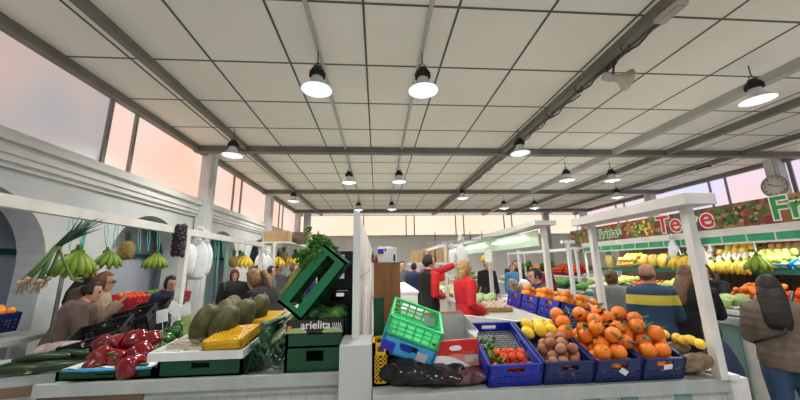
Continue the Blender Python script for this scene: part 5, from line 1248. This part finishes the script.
for k in range(3): pineapple(['nearest', 'middle', 'farthest'][k]+' pineapple hanging among the bananas on the far left frame', (-2.27, 7.8+1.1*k, 1.72), 1.6, group='pineapples on the far left frame')
for k, (px, py, h_) in enumerate(((262, 252, .55), (268, 255, .45))):
    p = at(px, py, x=-2.45); tag(link('carrier_bag', bag_mesh('carrier_bag', .25, .15, h_, M['bag_white'], 90+k, handles=True), None, (p.x, p.y, p.z-h_), (0, 0, 0)), ['larger', 'smaller'][k]+' white bag hanging beside the bending woman', 'carrier bag')

# ================================================================ people
def bag_extra(root, Mh, s, ln):
    MB().tube([(.14, .12, 1.36), (0, -.155, 1.05), (-.18, -.10, .95)], .012, 6).build('bag_strap', M['black'], root)
person('person in a quilted beige coat and jeans seen from behind at right', 3.38, 2.54, 46, 1.50, top='quilted_coat', legs='jeans', hair='hair_dark', style='long', coat=.018, wide=.92, vox=.010, rh=(.12, .26, 1.02), lh=(-.12, .26, 1.04), turn=4, hem=.86, lean=3, extra=bag_extra)
person('balding person in a dark blue jacket with a yellow stripe across the back', 2.98, 3.32, 34, 1.61, top='stripe_jacket', legs='dark_cloth', hair='hair_brown', style='bald', coat=.012, wide=.94, vox=.010, turn=30, rh=(.22, .30, 1.0), skin='skin_dark')
person('person with long dark brown hair between the striped jacket and the post', 3.52, 3.40, 52, 1.58, top='dark_cloth', legs='dark_cloth', hair='hair_brown', style='long', coat=.02, vox=.010, turn=35, lean=6, rh=(.15, .38, 1.1), lh=(-.12, .36, 1.1))
person('person in a light grey top with tied up hair, back to the camera', 3.28, 4.25, 32, 1.52, top='grey_cloth', legs='dark_cloth', hair='hair_brown', style='bun', coat=.02, wide=1.1, lean=8, turn=20)
person('stallholder in a black apron reaching an arm over the shop produce', 4.86, 4.33, -110, 1.60, top='dark_cloth', legs='dark_cloth', hair='hair_dark', style='short', sleeve=.2, lean=14, rh=(.12, .52, 1.18), lh=(-.25, .55, 1.14), wide=1.05,
       extra=lambda root, Mh, s, ln: [MB().lathe([(.035, 0), (.055, 0), (.055, .008), (.035, .008)], 20).build('ring_badge', M['paper'], root, ln((.02, .165, 1.22)), (R(-90), 0, 0))])
person('dark haired person in a dark jacket facing left behind the side crates', 2.42, 4.45, -80, 1.58, top='navy_cloth', legs='dark_cloth', hair='hair_dark', style='short', coat=.015, vox=.011, lean=12, nod=6, rh=(.12, .38, 1.12), lh=(-.12, .38, 1.1))
person('white haired person in a pale top bending over the middle counter', 2.85, 5.1, -70, 1.52, top='white_cloth', legs='dark_cloth', hair='white_cap', style='cap', lean=42, nod=10, coat=.015)
person('person in a dark grey jacket bent low beyond the middle counter', 3.25, 6.1, -75, 1.66, top='darkgrey_cloth', legs='dark_cloth', hair='hair_grey', style='short', lean=60, coat=.03, wide=1.1)
person('blond person in a bright red jacket standing in the middle stall', 1.26, 4.55, 70, 1.69, top='red_cloth', legs='dark_cloth', hair='hair_blond', style='bob', wide=.94, coat=.012, vox=.010, turn=10, nod=4, rh=(.20, .16, .98), lh=(-.16, .26, 1.0))
person('person in black and red pointing an arm out to the right', .85, 5.25, 60, 1.80, top='black_red_top', legs='dark_cloth', hair='hair_dark', style='short', vox=.010, turn=10, rh=(.12, .20, 1.12), lh=(.18, .60, 1.66), coat=.005, sleeve_mat='red_cloth')

person('person leaning on the counter in a dusky brown coat, dark bobbed hair', -3.42, 3.85, 62, 1.54, top='dusk_brown_cloth', legs='dark_cloth', hair='hair_dark', style='short', coat=.03, vox=.010, lean=16, nod=4, wide=1.15, rh=(.15, .42, 1.0), lh=(-.12, .44, 1.0))
person('person in glasses and a pale beige coat among the three at left', -3.48, 4.2, 65, 1.62, top='beige_cloth', legs='dark_cloth', hair='hair_brown', style='bun', coat=.025, vox=.010, lean=8, rh=(.12, .30, 1.25), lh=(-.1, .36, 1.0),
       extra=lambda root, Mh, s, ln: glasses(root, Mh))
person('dark haired person standing behind the other two at left', -3.80, 4.42, 60, 1.68, top='brown_cloth', legs='dark_cloth', hair='hair_dark', style='long', coat=.02, lean=4)
person('person with tied dark hair in a navy jacket beyond the hanging bananas', -3.20, 5.15, 120, 1.54, top='navy_cloth', legs='dark_cloth', hair='hair_dark', style='bun', coat=.02, lean=6, nod=14)
person('person in a maroon headscarf and black coat behind the left stall', -2.85, 6.6, 150, 1.60, top='dark_cloth', legs='dark_cloth', hair='maroon_cloth', style='hijab', coat=.02, wide=1.1)
person('person in a navy jacket beside the one in the headscarf', -2.50, 6.75, 60, 1.69, top='navy_cloth', legs='dark_cloth', hair='hair_dark', style='short', coat=.025, lean=4)
person('bearded person partly hidden behind the navy jacket', -2.35, 7.2, 80, 1.66, top='darkgrey_cloth', legs='dark_cloth', hair='hair_dark', style='short', coat=.01)
person('person in black bending forward over the left stall, fair brown hair', -1.12, 3.78, -70, 1.72, top='dark_cloth', legs='dark_cloth', hair='hair_light_brown', style='pony', vox=.010, lean=30, nod=16, rh=(.10, .40, .98), lh=(-.10, .42, .98), coat=.012)
p = [('person in dark clothes far behind the pointing man', 1.00, 8.7, 30, 'navy_cloth', 'hair_dark'), ('person seen beside the leaflet box on the cabinet', .70, 9.0, 160, 'darkgrey_cloth', 'hair_dark'),
 ('person with black long hair in the middle stall crowd', 3.30, 9.3, 200, 'dark_cloth', 'hair_dark'), ('person in black at the right of the crowd beyond the counter', 2.95, 8.4, 190, 'dark_cloth', 'hair_dark'), ('person in a blue top facing the camera far down the hall', 3.95, 9.1, 175, 'blue_cloth', 'hair_brown'),
 ('person in black beside the blue top in the crowd', 4.25, 9.5, 185, 'dark_cloth', 'hair_dark'), ('far person with a red top near the back wall', 2.35, 11.6, 180, 'red_cloth', 'hair_dark'), ('far person in navy behind the tipped celery crate', -1.75, 8.4, 120, 'navy_cloth', 'hair_dark'),
 ('far person in maroon behind the woman bending over', -1.95, 7.6, 100, 'maroon_cloth', 'hair_brown'), ('far person in grey standing by the far left frame', -2.9, 9.6, 160, 'darkgrey_cloth', 'hair_dark'), ('far person between the white posts at right', 3.95, 7.3, 60, 'maroon_cloth', 'hair_dark'), ('far person in black at the back of the hall', 1.9, 12.4, 170, 'dark_cloth', 'hair_dark'), ('far person in dark blue right of the pale green fascia', 5.3, 12.3, 200, 'navy_cloth', 'hair_dark')]
for lb, x, y, hd, tp, hr in p: person(lb, x, y, hd, gm.uniform(1.58, 1.74), top=tp, legs='dark_cloth', hair=hr, style='short' if 'long' not in lb else 'long', coat=.015, vox=.018)
# trolley bag
t = thing('shopping_trolley', 'dark blue wheeled shopping bag beside the person in the quilted coat', 'shopping bag', (2.86, 2.62, 0), (0, 0, R(15)))
link('bag_body', bag_mesh('bag', .36, .26, .95, M['navy_cloth'], 99, amp=.06), t, (0, 0, .08))
MB().tube([(-.10, .02, .9), (-.10, .02, 1.08), (-.04, .02, 1.17), (.06, .02, 1.17), (.11, .02, 1.08), (.11, .02, .9)], .010, 8).build('handle', M['dark_metal'], t)
for x in (-.14, .14): MB().tube([(x, .12, .07), (x+.02, .12, .07)], .07, 16).build('wheel', M['black'], t)
# ================================================================ camera, light of the sky
f = 310.; pit, yaw, rol = R(11.7), R(4.3), R(-1.0)
cp, sp, cy, sy, cr_, sr_ = math.cos(pit), math.sin(pit), math.cos(yaw), math.sin(yaw), math.cos(rol), math.sin(rol)
Xr = V((cy, -sy, 0)); F = V((sy*cp, cy*cp, sp)); U = V((-sp*sy, -sp*cy, cp))
rt = Xr*cr_+U*sr_; up = U*cr_-Xr*sr_
cam = bpy.data.cameras.new('camera'); co = bpy.data.objects.new('camera', cam); COL.objects.link(co)
mw = Matrix((( rt.x, up.x, -F.x, 0), (rt.y, up.y, -F.y, 0), (rt.z, up.z, -F.z, 1.65), (0, 0, 0, 1)))
co.matrix_world = mw; cam.sensor_width = 36; cam.lens = 36*f/800; cam.clip_start = .05; cam.clip_end = 100
SC.camera = co
wd = bpy.data.worlds.new('sky'); SC.world = wd; wd.use_nodes = True
bg = wd.node_tree.nodes['Background']; bg.inputs[0].default_value = (.80, .88, 1.0, 1); bg.inputs[1].default_value = .75
SC.view_settings.view_transform = 'Standard'; SC.view_settings.look = 'None'; SC.view_settings.gamma = 1; SC.view_settings.use_curve_mapping = False
SC.view_settings.exposure = 0.42
